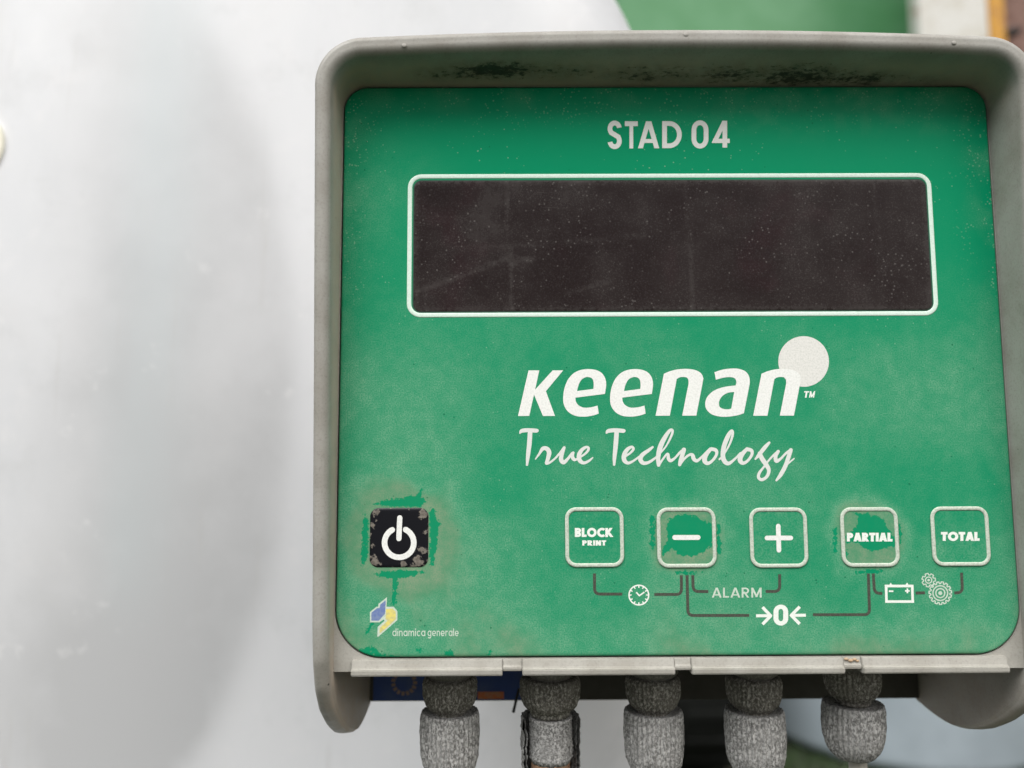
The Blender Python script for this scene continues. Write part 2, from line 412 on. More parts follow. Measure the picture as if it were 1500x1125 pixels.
class Ink:
    def __init__(s): s.pos = []; s.neg = []
    def poly(s, p): s.pos.append([tuple(map(float, q[:2])) for q in p]); return s
    def hole(s, p): s.neg.append([tuple(map(float, q[:2])) for q in p]); return s
    def disc(s, x, y, r, n=28, ry=None): return s.poly([(x + r * math.cos(2 * math.pi * k / n), y + (ry or r) * math.sin(2 * math.pi * k / n)) for k in range(n)])
    def stroke(s, pts, w=None, round_cap=True, n=0):
        """line with a width at each point; joints are rounded"""
        q = [(p[0], p[1], p[2] if len(p) > 2 else w) for p in pts]
        if n: q = catmull(q, n)
        for i in range(len(q) - 1):
            (x0, y0, a), (x1, y1, b) = q[i], q[i + 1]
            L = math.hypot(x1 - x0, y1 - y0)
            if L < 1e-6: continue
            nx, ny = -(y1 - y0) / L / 2, (x1 - x0) / L / 2
            s.poly([(x0 + nx * a, y0 + ny * a), (x0 - nx * a, y0 - ny * a), (x1 - nx * b, y1 - ny * b), (x1 + nx * b, y1 + ny * b)])
        for i, (x, y, a) in enumerate(q):
            if 0 < i < len(q) - 1 or round_cap: s.disc(x, y, a / 2 * .999, 12)
        return s
    def ring(s, x, y, r, w, n=36):
        q = [(x + r * math.cos(2 * math.pi * k / n), y + r * math.sin(2 * math.pi * k / n)) for k in range(n + 1)]
        for i in range(n):
            a0, a1 = 2 * math.pi * i / n, 2 * math.pi * (i + 1) / n
            s.poly([(x + (r + d) * math.cos(a), y + (r + d) * math.sin(a)) for d, a in ((-w / 2, a0), (w / 2, a0), (w / 2, a1), (-w / 2, a1))])
        return s
    def build(s, name, mat, parent, y=-.00003, label=None):
        vs_, ed = [], []
        for p in s.pos + s.neg:
            b = len(vs_); vs_ += [Vector(q) for q in p]; ed += [(b + i, b + (i + 1) % len(p)) for i in range(len(p))]
        r = delaunay_2d_cdt(vs_, ed, [], 0, 1e-4)
        V = np.array([(v.x, v.y) for v in r[0]]); T = np.array([t for t in r[2]])
        c = V[T].mean(1); keep = np.zeros(len(T), bool)
        for p in s.pos: keep |= inside(c[:, 0], c[:, 1], p)
        for p in s.neg: keep &= ~inside(c[:, 0], c[:, 1], p)
        T = T[keep]; used = np.unique(T); m = {int(u): i for i, u in enumerate(used)}
        W3 = [P(V[u][0], V[u][1], y) for u in used]
        fs = []
        for t in T:
            a, b_, c_ = (W3[m[int(q)]] for q in t)
            fs.append([m[int(q)] for q in t] if np.cross(b_ - a, c_ - a)[1] < 0 else [m[int(q)] for q in t[::-1]])
        o = mesh_obj(name, W3, fs, mat, parent)
        if label: o['label'] = label
        return o

# ---- a small stroke alphabet: cap height 1, each letter returns (advance, polygons)
def clip_y(poly, lo, hi):
    for s, lim in ((1, lo), (-1, hi)):
        out = []
        for i in range(len(poly)):
            a, b = poly[i], poly[(i + 1) % len(poly)]
            ia, ib = s * (a[1] - lim) >= 0, s * (b[1] - lim) >= 0
            if ia: out.append(a)
            if ia != ib:
                t = (lim - a[1]) / (b[1] - a[1]); out.append((a[0] + t * (b[0] - a[0]), lim))
        poly = out
        if not poly: return []
    return poly
class G:
    def __init__(s, w): s.w = w; s.p = []
    def bar(s, x0, y0, x1, y1, w=None, ext=0, clip=(0, 1)):
        w = w or s.w; L = math.hypot(x1 - x0, y1 - y0); dx, dy = (x1 - x0) / L, (y1 - y0) / L
        x0 -= dx * ext; y0 -= dy * ext; x1 += dx * ext; y1 += dy * ext
        nx, ny = -dy * w / 2, dx * w / 2
        q = clip_y([(x0 + nx, y0 + ny), (x0 - nx, y0 - ny), (x1 - nx, y1 - ny), (x1 + nx, y1 + ny)], *clip)
        if len(q) > 2: s.p.append(q)
        return s
    def arc(s, cx, cy, rx, ry, a0, a1, w=None, n=18):
        """rx, ry: outer radii; stroke grows inwards"""
        w = w or s.w
        for k in range(n):
            A0, A1 = rad(a0 + (a1 - a0) * k / n), rad(a0 + (a1 - a0) * (k + 1) / n)
            s.p.append([(cx + (rx - d) * math.cos(a), cy + (ry - d) * math.sin(a)) for d, a in ((w, A0), (0, A0), (0, A1), (w, A1))])
        return s
def glyph(ch, w):
    g = G(w); h = w / 2
    if ch == 'B':
        g.bar(h, 0, h, 1); a = .62
        for y0, y1 in ((.0, .56), (.44, 1)):
            r = (y1 - y0) / 2; g.arc(a - r + .02, (y0 + y1) / 2, r, r, -90, 90, w * .92); g.bar(h, y0 + w * .46, a - r + .03, y0 + w * .46, w * .92); g.bar(h, y1 - w * .46, a - r + .03, y1 - w * .46, w * .92)
        return .66, g.p
    if ch == 'L': g.bar(h, 0, h, 1); g.bar(0, h, .50, h); return .50, g.p
    if ch == 'O': g.arc(.49, .5, .49, .52, 0, 360, w, 32); return .98, g.p
    if ch == 'C': g.arc(.50, .5, .50, .52, 48, 312, w, 28); return .80, g.p
    if ch == 'K': g.bar(h, 0, h, 1); g.bar(w * .8, .42, .58, 1, w, .3); g.bar(w * .9, .58, .66, 0, w, .3); return .76, g.p
    if ch in 'PR':
        g.bar(h, 0, h, 1); r = .31; g.arc(.31, 1 - r, r, r, -90, 90, w * .95); g.bar(h, 1 - w * .475, .32, 1 - w * .475, w * .95); g.bar(h, 1 - 2 * r + w * .475, .32, 1 - 2 * r + w * .475, w * .95)
        if ch == 'R': g.bar(.28, .46, .54, 0, w, .25, (0, .6))
        return (.62 if ch == 'P' else .68), g.p
    if ch == 'I': g.bar(h, 0, h, 1); return w, g.p
    if ch == 'N': a = .72; g.bar(h, 0, h, 1); g.bar(a - h, 0, a - h, 1); g.bar(h, 1, a - h, 0, w * 1.05, .2); return a, g.p
    if ch == 'T': a = .62; g.bar(a / 2, 0, a / 2, 1); g.bar(0, 1 - h, a, 1 - h); return a, g.p
    if ch == 'A': a = .80; g.bar(h * .95, 0, a / 2 - h * .1, 1, w, .3); g.bar(a - h * .95, 0, a / 2 + h * .1, 1, w, .3); g.bar(.2, .27, a - .2, .27, w * .8); return a, g.p
    if ch == 'M': a = .86; g.bar(h, 0, h, 1); g.bar(a - h, 0, a - h, 1); g.bar(h, 1.0, a / 2, .12, w, .2, (.05, 1)); g.bar(a - h, 1.0, a / 2, .12, w, .2, (.05, 1)); return a, g.p
    if ch == 'D':
        a = .72; g.bar(h, 0, h, 1); g.arc(.26, .5, a - .26, .5, -90, 90, w, 24); g.bar(h, h, .27, h); g.bar(h, 1 - h, .27, 1 - h); return a, g.p
    if ch == 'S':
        a = .52; r = .29
        g.arc(a / 2, 1 - r + .01, a / 2, r, 10, 235, w, 20); g.arc(a / 2, r - .01, a / 2, r, 55, -170, w, 20)
        g.bar(.10, .60, .43, .40, w * 1.0); return a, g.p
    if ch == '0': g.arc(.31, .66, .31, .35, 0, 180, w, 20); g.arc(.31, .34, .31, .35, 180, 360, w, 20); g.bar(h, .33, h, .67); g.bar(.62 - h, .33, .62 - h, .67); return .62, g.p
    if ch == '4': g.bar(.43, 0, .43, 1); g.bar(h * .9, .26, .42, .98, w * .95, .12, (.17, 1)); g.bar(0, .25, .61, .25, w * .95); return .61, g.p
    # lower case, x-height .70
    X = .70
    if ch in 'adgq':
        g.arc(.31, X / 2, .31, X / 2 + .01, 0, 360, w, 22); g.bar(.62 - h, 0 if ch != 'g' else -.05, .62 - h, 1 if ch == 'd' else X, clip=(-.4, 1))
        if ch == 'g': g.arc(.31, -.03, .31, .27, -150, 0, w, 14)
        return .62, g.p
    if ch == 'c': g.arc(.31, X / 2, .31, X / 2 + .01, 45, 315, w, 20); return .55, g.p
    if ch == 'e': g.arc(.31, X / 2, .31, X / 2 + .01, 0, 320, w, 22); g.bar(.05, X / 2 - .02, .60, X / 2 - .02, w * .9); return .62, g.p
    if ch in 'nr': 
        g.bar(h, 0, h, X)
        if ch == 'n': g.arc(.27, X - .28, .27, .28, 0, 180, w, 12); g.bar(.54 - h, 0, .54 - h, X - .26); return .54, g.p
        g.arc(.27, X - .28, .27, .28, 50, 180, w, 8); return .40, g.p
    if ch == 'm':
        g.bar(h, 0, h, X)
        for o in (0, .40): g.arc(.24 + o, X - .26, .24, .26, 0, 180, w, 12); g.bar(.48 + o - h, 0, .48 + o - h, X - .24)
        return .88, g.p
    if ch == 'i': g.bar(h, 0, h, X); g.bar(h, .82, h, .96, w * 1.15); return w, g.p
    if ch == 'l': g.bar(h, 0, h, 1); return w, g.p
    return .34, []
def text(ink, s, x0, x1, ytop, ybase, w, gap=.09, dy=0.0, slant=0.0):
    """set a word between pixel x0 and x1; dy: rise of the base line over the word"""
    gl = [glyph(c, w) for c in s]
    tot = sum(a for a, _ in gl) + gap * (len(s) - 1); hh = ybase - ytop; sx = (x1 - x0) / tot; x = 0
    for a, ps in gl:
        for p in ps: ink.poly([(x0 + (x + q[0]) * sx + slant * q[1] * hh, ybase - q[1] * hh - dy * (x + q[0]) / tot) for q in p])
        x += a + gap

# STAD 04
k = Ink()
for ch, a, b, t, bs, w in (('S', 890, 910.8, 177, 218, .175), ('T', 915.3, 934.3, 177.6, 217.4, .18), ('A', 934.9, 965.4, 177.6, 217.2, .18), ('D', 970, 998.7, 177.4, 217, .175), ('0', 1013, 1037.8, 176.6, 217.2, .175), ('4', 1044.5, 1069, 176.8, 216.2, .17)):
    text(k, ch, a, b, t, bs, w)
k.build('model_lettering', MAT['pale'], panel)

# keenan wordmark
Z1 = lambda p: [(750 + q[0] / 6, 490 + q[1] / 6, *q[2:]) for q in p]
Z2 = lambda p, dx=0: [(980 + (q[0] + dx) / 6, 480 + q[1] / 6, *q[2:]) for q in p]
k = Ink()
k.poly(Z1([(145, 315), (240, 315), (152, 716), (53, 716)]))
k.poly(Z1([(358, 315), (450, 315), (298, 498), (378, 716), (272, 716), (190, 520), (203, 485)]))
e_out = [(817, 522, 1), (557, 555, 1), (562, 590), (585, 622), (630, 642), (690, 640), (752, 625, 1), (763, 695, 1), (710, 712), (640, 722), (560, 715), (495, 680), (457, 620), (450, 550), (462, 470), (495, 392), (550, 335), (620, 308), (700, 305), (770, 325), (812, 370), (828, 435)]
e_in = [(572, 497, 1), (715, 478, 1), (718, 440), (712, 400), (690, 378), (650, 375), (610, 398), (585, 445)]
for dx in (0, 412):
    k.poly(outline(Z1([(q[0] + dx, *q[1:]) for q in e_out]))); k.hole(outline(Z1([(q[0] + dx, *q[1:]) for q in e_in])))
n_out = [(-45, 405, 1), (10, 382), (80, 366), (160, 362), (230, 372), (280, 400), (300, 440), (296, 480), (240, 773, 1), (116, 773, 1), (172, 490, 1), (170, 460), (155, 438), (120, 433), (90, 438), (68, 452, 1), (7, 774, 1), (-118, 774, 1)]
k.poly(outline(Z2(n_out))); k.poly(outline(Z2(n_out, 858)))
k.poly(outline(Z2([(400, 392, 1), (450, 374), (520, 361), (600, 360), (665, 380), (700, 420), (710, 470), (702, 530), (658, 752, 1), (600, 770), (520, 782), (440, 780), (370, 758), (328, 715), (318, 665), (335, 610), (385, 560), (450, 530), (520, 515), (585, 508, 1), (592, 480), (583, 450), (555, 436), (510, 435), (460, 444), (412, 458, 1)])))
k.hole(outline(Z2([(573, 565, 1), (520, 572), (470, 600), (440, 650), (445, 695), (480, 714), (520, 717), (547, 710, 1)])))
k.build('wordmark', MAT['white'], panel, -.00004)
Ink().disc(1177.2, 529.5, 37.1, 64).build('logo_disc', MAT['disc'], panel, -.00002)
k = Ink(); text(k, 'T', 1176.5, 1184, 573, 582.5, .2, slant=.18); text(k, 'M', 1185, 1192.5, 573, 582.5, .2, slant=.18)
k.build('trademark_lettering', MAT['small'], panel)

# True Technology, a brush hand
k = Ink()
S3 = lambda pts: k.stroke([(750 + a / 6.818, 615 + b / 6.818, c / 6.818) for a, b, c in pts], n=4)
S4 = lambda pts: k.stroke([(950 + a / 6.522, 615 + b / 6.522, c / 6.522) for a, b, c in pts], n=4)
S3([(80, 132, 16), (98, 110, 38), (160, 103, 40), (240, 108, 40), (252, 104, 26)]); S3([(182, 110, 46), (172, 250, 46), (158, 370, 38), (150, 450, 22)])
S3([(235, 392, 12), (275, 335, 24), (308, 288, 38), (345, 287, 44), (370, 320, 46), (364, 370, 42), (345, 430, 34)])
S3([(345, 435, 30), (380, 425, 22), (430, 385, 20), (480, 330, 22), (522, 275, 24), (498, 345, 38), (490, 395, 44), (515, 425, 40), (555, 392, 28), (600, 332, 22)])
S3([(612, 328, 26), (602, 365, 36), (622, 398, 32), (660, 385, 20), (735, 335, 22), (766, 290, 26), (745, 272, 26), (700, 298, 36), (670, 350, 44), (676, 404, 44), (715, 430, 32), (765, 412, 24), (806, 378, 14)])
S3([(943, 132, 16), (962, 112, 38), (1030, 103, 40), (1108, 110, 40), (1120, 106, 26)]); S3([(1046, 110, 46), (1036, 250, 46), (1024, 370, 38), (1020, 448, 24)])
S3([(1125, 368, 24), (1180, 332, 22), (1213, 292, 26), (1195, 270, 26), (1150, 298, 38), (1120, 350, 44), (1122, 404, 44), (1160, 432, 30), (1215, 408, 22), (1275, 365, 20)])
S3([(1405, 272, 22), (1370, 300, 32), (1302, 350, 42), (1282, 395, 46), (1312, 432, 38), (1370, 422, 28), (1440, 375, 22)])
S4([(0, 408, 20), (45, 380, 20), (100, 330, 18), (165, 255, 16), (215, 160, 22), (230, 105, 24), (205, 100, 28), (155, 170, 42), (112, 260, 48), (92, 360, 42), (96, 432, 34)])
S4([(98, 430, 28), (130, 385, 20), (172, 330, 20), (188, 330, 24), (190, 368, 34), (212, 390, 32), (255, 362, 22), (300, 312, 24), (338, 285, 30)])
S4([(338, 285, 40), (322, 340, 40), (306, 390, 38), (298, 428, 32)]); S4([(300, 425, 24), (345, 368, 22), (395, 332, 24), (420, 338, 36), (432, 372, 38), (462, 392, 30), (505, 358, 22), (560, 305, 24), (592, 278, 26)])
S4([(592, 280, 34), (548, 335, 44), (535, 388, 46), (565, 416, 34), (612, 388, 26), (650, 330, 28), (643, 290, 34), (600, 278, 34)])
S4([(678, 376, 20), (720, 330, 16), (778, 225, 20), (804, 135, 26), (794, 104, 26), (760, 155, 42), (722, 250, 44), (710, 340, 44), (728, 398, 44), (768, 416, 34), (822, 376, 22), (880, 318, 22)])
S4([(932, 286, 34), (888, 338, 44), (874, 386, 46), (903, 414, 34), (950, 388, 26), (988, 330, 28), (982, 292, 34), (940, 280, 36)])
S4([(1020, 376, 16), (1055, 335, 34), (1110, 265, 38), (1153, 218, 24)]); S4([(1062, 320, 38), (1085, 372, 44), (1122, 425, 44), (1150, 480, 36), (1132, 540, 30), (1085, 572, 30), (1052, 552, 30), (1058, 508, 28), (1100, 452, 20), (1140, 398, 18), (1190, 342, 20), (1236, 302, 24)])
S4([(1238, 302, 32), (1214, 350, 36), (1222, 393, 38), (1262, 372, 24), (1310, 322, 22), (1362, 285, 28)]); S4([(1360, 288, 36), (1336, 360, 40), (1308, 440, 40), (1262, 525, 38), (1222, 578, 20)]); S4([(1326, 425, 16), (1390, 370, 14)])
k.build('script_lettering', MAT['pale'], panel, -.00003)

# dark guide lines joining the keys
def guide(pts, w=4.4, r=8):
    """square path with rounded elbows"""
    q = [np.array(p, float) for p in pts]; out = [q[0]]
    for i in range(1, len(q) - 1):
        a = q[i] + (q[i - 1] - q[i]) / np.linalg.norm(q[i - 1] - q[i]) * min(r, np.linalg.norm(q[i - 1] - q[i]) * .9)
        b = q[i] + (q[i + 1] - q[i]) / np.linalg.norm(q[i + 1] - q[i]) * min(r, np.linalg.norm(q[i + 1] - q[i]) * .9)
        for t in np.linspace(0, 1, 6): out.append((1 - t) ** 2 * a + 2 * t * (1 - t) * q[i] + t * t * b)
    out.append(q[-1])
    Ink().stroke([tuple(p) for p in out], w, round_cap=False).build('guide_line', MAT['darkline'], panel, -.00002)
for g_ in ([(870.8, 840), (871, 870.2), (911.6, 870.2)], [(958.4, 870.7), (998.3, 870.7), (998, 842.4)], [(1006.4, 842.4), (1007.8, 901.6), (1097.6, 901.4)],
           [(1014.8, 842.4), (1015.4, 866.4), (1037.6, 866.4)], [(1121.6, 866.4), (1142.2, 866.4), (1142, 841)], [(1190.7, 900.5), (1273.8, 900.4), (1272, 840)],
           [(1279.2, 840), (1281, 869), (1292.5, 869.3)], [(1341.3, 868.8), (1355, 868.3)], [(1398, 868.6), (1410, 868), (1408.5, 838.7)]):
    guide(g_)
# clock
k = Ink().ring(935.8, 871.7, 14.4, 2.0, 40)
for i in range(12):
    a = math.pi * i / 6; k.stroke([(935.8 + r * math.cos(a), 871.7 + r * math.sin(a)) for r in (14, 10.6)], 1.7, False)
k.stroke([(932, 867.5), (936.4, 872.6), (944, 867.4)], 2.1, False)
k.build('clock_symbol', MAT['small'], panel)
# ALARM, ->0<-, battery, cogs
k = Ink(); text(k, 'ALARM', 1042.9, 1115.6, 860.8, 875.4, .155, .13); k.build('alarm_lettering', MAT['dim'], panel)
k = Ink()
k.stroke([(1107.5, 902), (1129, 902)], 4.4, False).stroke([(1117, 889.5), (1129, 902), (1117, 914.5)], 4.6, False)
k.stroke([(1159, 901.4), (1180.5, 901.2)], 4.4, False).stroke([(1171.5, 888.8), (1159, 901.4), (1171.5, 914)], 4.6, False)
text(k, '0', 1133, 1154.6, 886, 916, .21)
k.build('zero_symbol', MAT['small'], panel)
k = Ink()
for a, b, w in (((1296, 858.4), (1338, 858.4), 3.8), ((1298, 857), (1298.6, 883), 3.8), ((1336.2, 857), (1337, 883), 3.8), ((1297, 881.2), (1339, 881.2), 3.8), ((1302, 866), (1308.6, 866), 2.4), ((1325.8, 865.6), (1332.6, 865.6), 2.4), ((1329.2, 862), (1329.2, 869), 2.4)): k.stroke([a, b], w, False)
k.poly([(1302.5, 857), (1304.8, 853.6), (1307.3, 857)]); k.poly([(1326, 857), (1328.8, 853.4), (1331.2, 857)])
k.build('battery_symbol', MAT['small'], panel)
def cog(k, cx, cy, r0, r1, teeth, w, ph=0):
    pts = []
    for i in range(teeth):
        for f, r in ((.05, r0), (.32, r0), (.45, r1), (.92, r1)):
            a = 2 * math.pi * (i + f) / teeth + ph; pts.append((cx + r * math.cos(a), cy + r * math.sin(a)))
    k.stroke(pts + [pts[0]], w)
k = Ink().disc(1377.4, 868.8, 2.9).ring(1377.4, 868.8, 6.6, 1.9).ring(1377.4, 868.8, 10.8, 1.9)
cog(k, 1377.4, 868.8, 14.0, 16.6, 15, 1.7)
k.disc(1360.3, 849.8, 1.9, 14).ring(1360.3, 849.8, 4.6, 1.7, 24); cog(k, 1360.3, 849.8, 7.6, 10.0, 7, 1.6, .2)
k.build('cog_symbol', MAT['dim'], panel)

# maker's mark, bottom left
E_ = lambda p: zo(p, 520, 860, 8.333)
Ink().poly(E_([(182, 305), (262, 240), (284, 240), (286, 205), (392, 122), (384, 240), (472, 240), (518, 296), (518, 402), (284, 606), (272, 606), (278, 486), (362, 410), (348, 396), (300, 430), (182, 430)])).build('emblem_outline', MAT['dim'], panel, -.00002)
kk = NT('emblem blue'); kk.set(Base_Color=kk.mix(kk.ramp(kk.noise(900, 4), .4, .65), (.13, .19, .40), (.19, .25, .40)), Roughness=.6)
Ink().poly(E_([(200, 314), (268, 258), (300, 256), (306, 215), (375, 160), (368, 325), (290, 410), (200, 410)])).build('emblem_blue', kk.m, panel, -.00004)
kk = NT('emblem yellow'); kk.set(Base_Color=kk.mix(kk.ramp(kk.noise(900, 4), .4, .65), (.72, .62, .16), (.55, .50, .22)), Roughness=.6)
Ink().poly(E_([(380, 268), (462, 262), (498, 304), (498, 394), (300, 568), (302, 498), (396, 412), (372, 384), (376, 345)])).build('emblem_yellow', kk.m, panel, -.00004)
k = Ink(); text(k, 'dinamica', 574.8, 623, 920.4, 931.8, .13, .13); text(k, 'generale', 626.3, 671.8, 920.4, 931.8, .13, .13)
k.build('maker_lettering', MAT['dim'], panel)

# ---- raised outline swept along a rounded rectangle
def ring_sweep(name, x0, x1, z0, z1, r, w, h, y, mat, parent, sec=7):
    path = rr_path(x0 + w / 2, x1 - w / 2, z0 + w / 2, z1 - w / 2, r - w / 2, r - w / 2, 8)
    pts = np.array(path); pts = pts[np.concatenate([[True], np.linalg.norm(np.diff(pts, axis=0), axis=1) > 1e-7])]
    nx = np.roll(pts, -1, 0) - np.roll(pts, 1, 0); nx /= np.linalg.norm(nx, axis=1)[:, None]; nrm = np.stack([nx[:, 1], -nx[:, 0]], 1)
    V = []
    for s in range(sec + 1):
        a = math.pi * s / sec; o = -math.cos(a) * w / 2; hh = h * math.sin(a) ** .6
        V.append(np.stack([pts[:, 0] + nrm[:, 0] * o, np.full(len(pts), y - hh), pts[:, 1] + nrm[:, 1] * o], 1))
    V = np.concatenate(V); n = len(pts)
    return mesh_obj(name, V, [f[::-1] for f in grid_faces(sec + 1, n, True)], mat, parent, True)
def rect_px(tl, tr, br, bl):
    p = [PX(*q) for q in (tl, tr, br, bl)]
    return (p[0][0] + p[3][0]) / 2, (p[1][0] + p[2][0]) / 2, (p[2][1] + p[3][1]) / 2, (p[0][1] + p[1][1]) / 2

# ---- display window
gx0, gx1, gz0, gz1 = rect_px((607, 266.5), (1355.5, 262), (1365.5, 454), (605.5, 457))
def rub_attr(x, z):
    r = np.zeros(x.shape)
    for u, amp, off in ((740, .075, 0), (1002, .07, 1), (1278, .045, 2)):
        p0 = PX(u, 270); p1 = PX(u + 14, 455)
        xc = p1[0] + (p0[0] - p1[0]) * (z - p1[1]) / (p0[1] - p1[1]) + (fbm(z * 90 + off, z * 0, 5) - .5) * .0022
        r += amp * np.exp(-((x - xc) / .00045) ** 2)
    for (u0, v0, u1, v1), a in (((610, 428, 745, 378), .10), ((745, 385, 780, 380), .12), ((700, 365, 950, 345), .05), ((830, 430, 900, 410), .07)):
        p0 = PX(u0, v0); p1 = PX(u1, v1); t = np.clip((x - p0[0]) / (p1[0] - p0[0]), 0, 1)
        r += a * np.exp(-((z - p0[1] - (p1[1] - p0[1]) * t) / .0006) ** 2) * ((x > p0[0]) & (x < p1[0]))
    d = rr_sdf(x, z, gx0, gx1, gz0, gz1, .002, .002)
    r += .07 * sstep(.0022, .0002, d)
    return {'rub': r}
disp = patch('display_window', gx0, gx1, gz0, gz1, .0021, .0021, .0, .0010, .00012, .0003, MAT['glass'], term, rub_attr)
disp['label'] = 'dark scratched display window speckled with dust'
bx0, bx1, bz0, bz1 = rect_px((597.5, 256), (1364, 253), (1374.3, 462.2), (595.8, 465.2))
ring_sweep('display_border', bx0, bx1, bz0, bz1, .0040, .00128, .00013, -.00001, MAT['border'], disp)
kk = NT('dark seam'); kk.set(Base_Color=(.012, .06, .035), Roughness=.7)
ring_sweep('window_seam', gx0 - .00030, gx1 + .00030, gz0 - .00030, gz1 + .00030, .0024, .00034, .00004, -.00001, kk.m, disp, 4)

# ---- keys
def key(name, tl, tr, br, bl, mat=None, label=None, attr=None):
    x0, x1, z0, z1 = rect_px(tl, tr, br, bl)
    if mat is None:
        o = patch('button', x0, x1, z0, z1, .0030, .0030, .0, .00045, .00022, .0008, MAT['green'], term, face_attr)
        ring_sweep('button_frame', x0, x1, z0, z1, .0031, .00108, .00026, -.00020, MAT['frame'], o)
    else:
        def fn(x, z):
            d = rr_sdf(x, z, x0, x1, z0, z1, .0024, .0024)
            m = .34 * sstep(.0010, .0, d)
            for u, v, rad_, amp in ((620, 753, 9, .62), (623, 779, 5, .5), (619, 805, 9, .6), (612, 824, 12, .62), (590, 829, 9, .45), (549, 822, 10, .6), (545, 800, 5, .4), (545, 770, 6, .5), (551, 765, 5, .45), (550, 751, 8, .5)):
                c = PX(u, v); m = np.maximum(m, amp * np.exp(-((x - c[0]) ** 2 + (z - c[1]) ** 2) / (rad_ * .000195) ** 2))
            return {'rim': m}
        o = patch('power_button', x0, x1, z0, z1, .0024, .0024, .0, .0004, .00030, .0008, mat, term, fn)
    o['label'] = label
    return o
YB = -.00026
bt = key('b', (827.1, 743), (912.9, 743), (914.4, 830.6), (828.4, 830.6), label='green key reading BLOCK PRINT')
k = Ink(); text(k, 'BLOCK', 842, 897.6, 773.4, 786.6, .27, .05); text(k, 'PRINT', 853, 888, 791.5, 799.2, .27, .07); k.build('lettering', MAT['small'], bt, YB)
bt = key('b', (960.8, 743.3), (1047, 743.3), (1050.6, 831.5), (963.4, 831.5), label='green key with a minus sign, worn clean in the middle')
Ink().stroke([(988.4, 787.3), (1022.6, 787.3)], 7.2).build('minus_sign', MAT['white'], bt, YB)
bt = key('b', (1096.4, 743.6), (1180.8, 743.4), (1184.4, 831.3), (1099.4, 831.5), label='green key with a plus sign')
Ink().stroke([(1123.5, 788), (1158.4, 788)], 6.8).stroke([(1140, 770.6), (1141, 806)], 6.8).build('plus_sign', MAT['white'], bt, YB)
bt = key('b', (1230, 743), (1314.2, 742.8), (1317.4, 830.3), (1232.4, 830.5), label='green key reading PARTIAL, caked with dirt')
k = Ink(); text(k, 'PARTIAL', 1240.6, 1307.4, 780.4, 793.2, .29, .03); k.build('lettering', MAT['small'], bt, YB)
bt = key('b', (1362.2, 742), (1447.4, 741.6), (1450, 828.8), (1365, 829.2), label='green key reading TOTAL')
k = Ink(); text(k, 'TOTAL', 1378.4, 1435, 779.2, 792.3, .29, .03); k.build('lettering', MAT['small'], bt, YB)
bt = key('p', (542, 744), (627.6, 744), (627.4, 831), (541.5, 831), MAT['key'], 'black power key with flaking dirt round its rim')
k = Ink(); cx, cy = 584.7, 795
k.stroke([(cx + 21.4 * math.sin(rad(a)), cy - 21.4 * math.cos(rad(a))) for a in range(26, 335, 6)], 8.2)
k.stroke([(585.6, 758.5), (584.3, 789)], 7.6); k.build('power_symbol', MAT['white'], bt, -.00034)

# ---- hood: a lip swept up the left side, over the top and down the right side
IN0, IN1 = -.0009, .1909                       # inner wall
def top_z(x): return .1653 + .0024 * (1 - ((x - .095) / .095) ** 2)
YB_ = .060                                     # back of the shell
zt = np.array([-32.7, -32.3, -31.2, -29.4, -27.3, -24.6, -21.6, -15, -8, 0, 10, 60, 165, 175]) * .001
yt = np.array([47, 41.5, 33.5, 27.8, 22.5, 17.4, 12.3, 3.5, -1.8, -4.6, -6.0, -8.8, -15.5, -15.8]) * .001
RI = .0092
st = []                                        # stations: point, outward normal, thickness
zl = np.concatenate([np.linspace(-.0327, -.027, 14)[:-1], np.linspace(-.027, .02, 34)[:-1], np.linspace(.02, top_z(IN0 + RI) - RI, 60)])
for z in zl: st.append((IN0, z, -1, 0))
cx, cz = IN0 + RI, top_z(IN0 + RI) - RI
for a in np.linspace(180, 94, 18)[1:]: st.append((cx + RI * math.cos(rad(a)), cz + RI * math.sin(rad(a)), math.cos(rad(a)), math.sin(rad(a))))
for x in np.linspace(cx, W - cx, 120):
    sl = -.0024 * 2 * (x - .095) / .095 ** 2; L = math.hypot(1, sl); st.append((x, top_z(x), -sl / L, 1 / L))
cx2 = IN1 - RI
for a in np.linspace(86, 0, 18)[:-1]: st.append((cx2 + RI * math.cos(rad(a)), cz + RI * math.sin(rad(a)), math.cos(rad(a)), math.sin(rad(a))))
for z in zl[::-1]: st.append((IN1, z, 1, 0))
V = []; dirt = []; grime = []
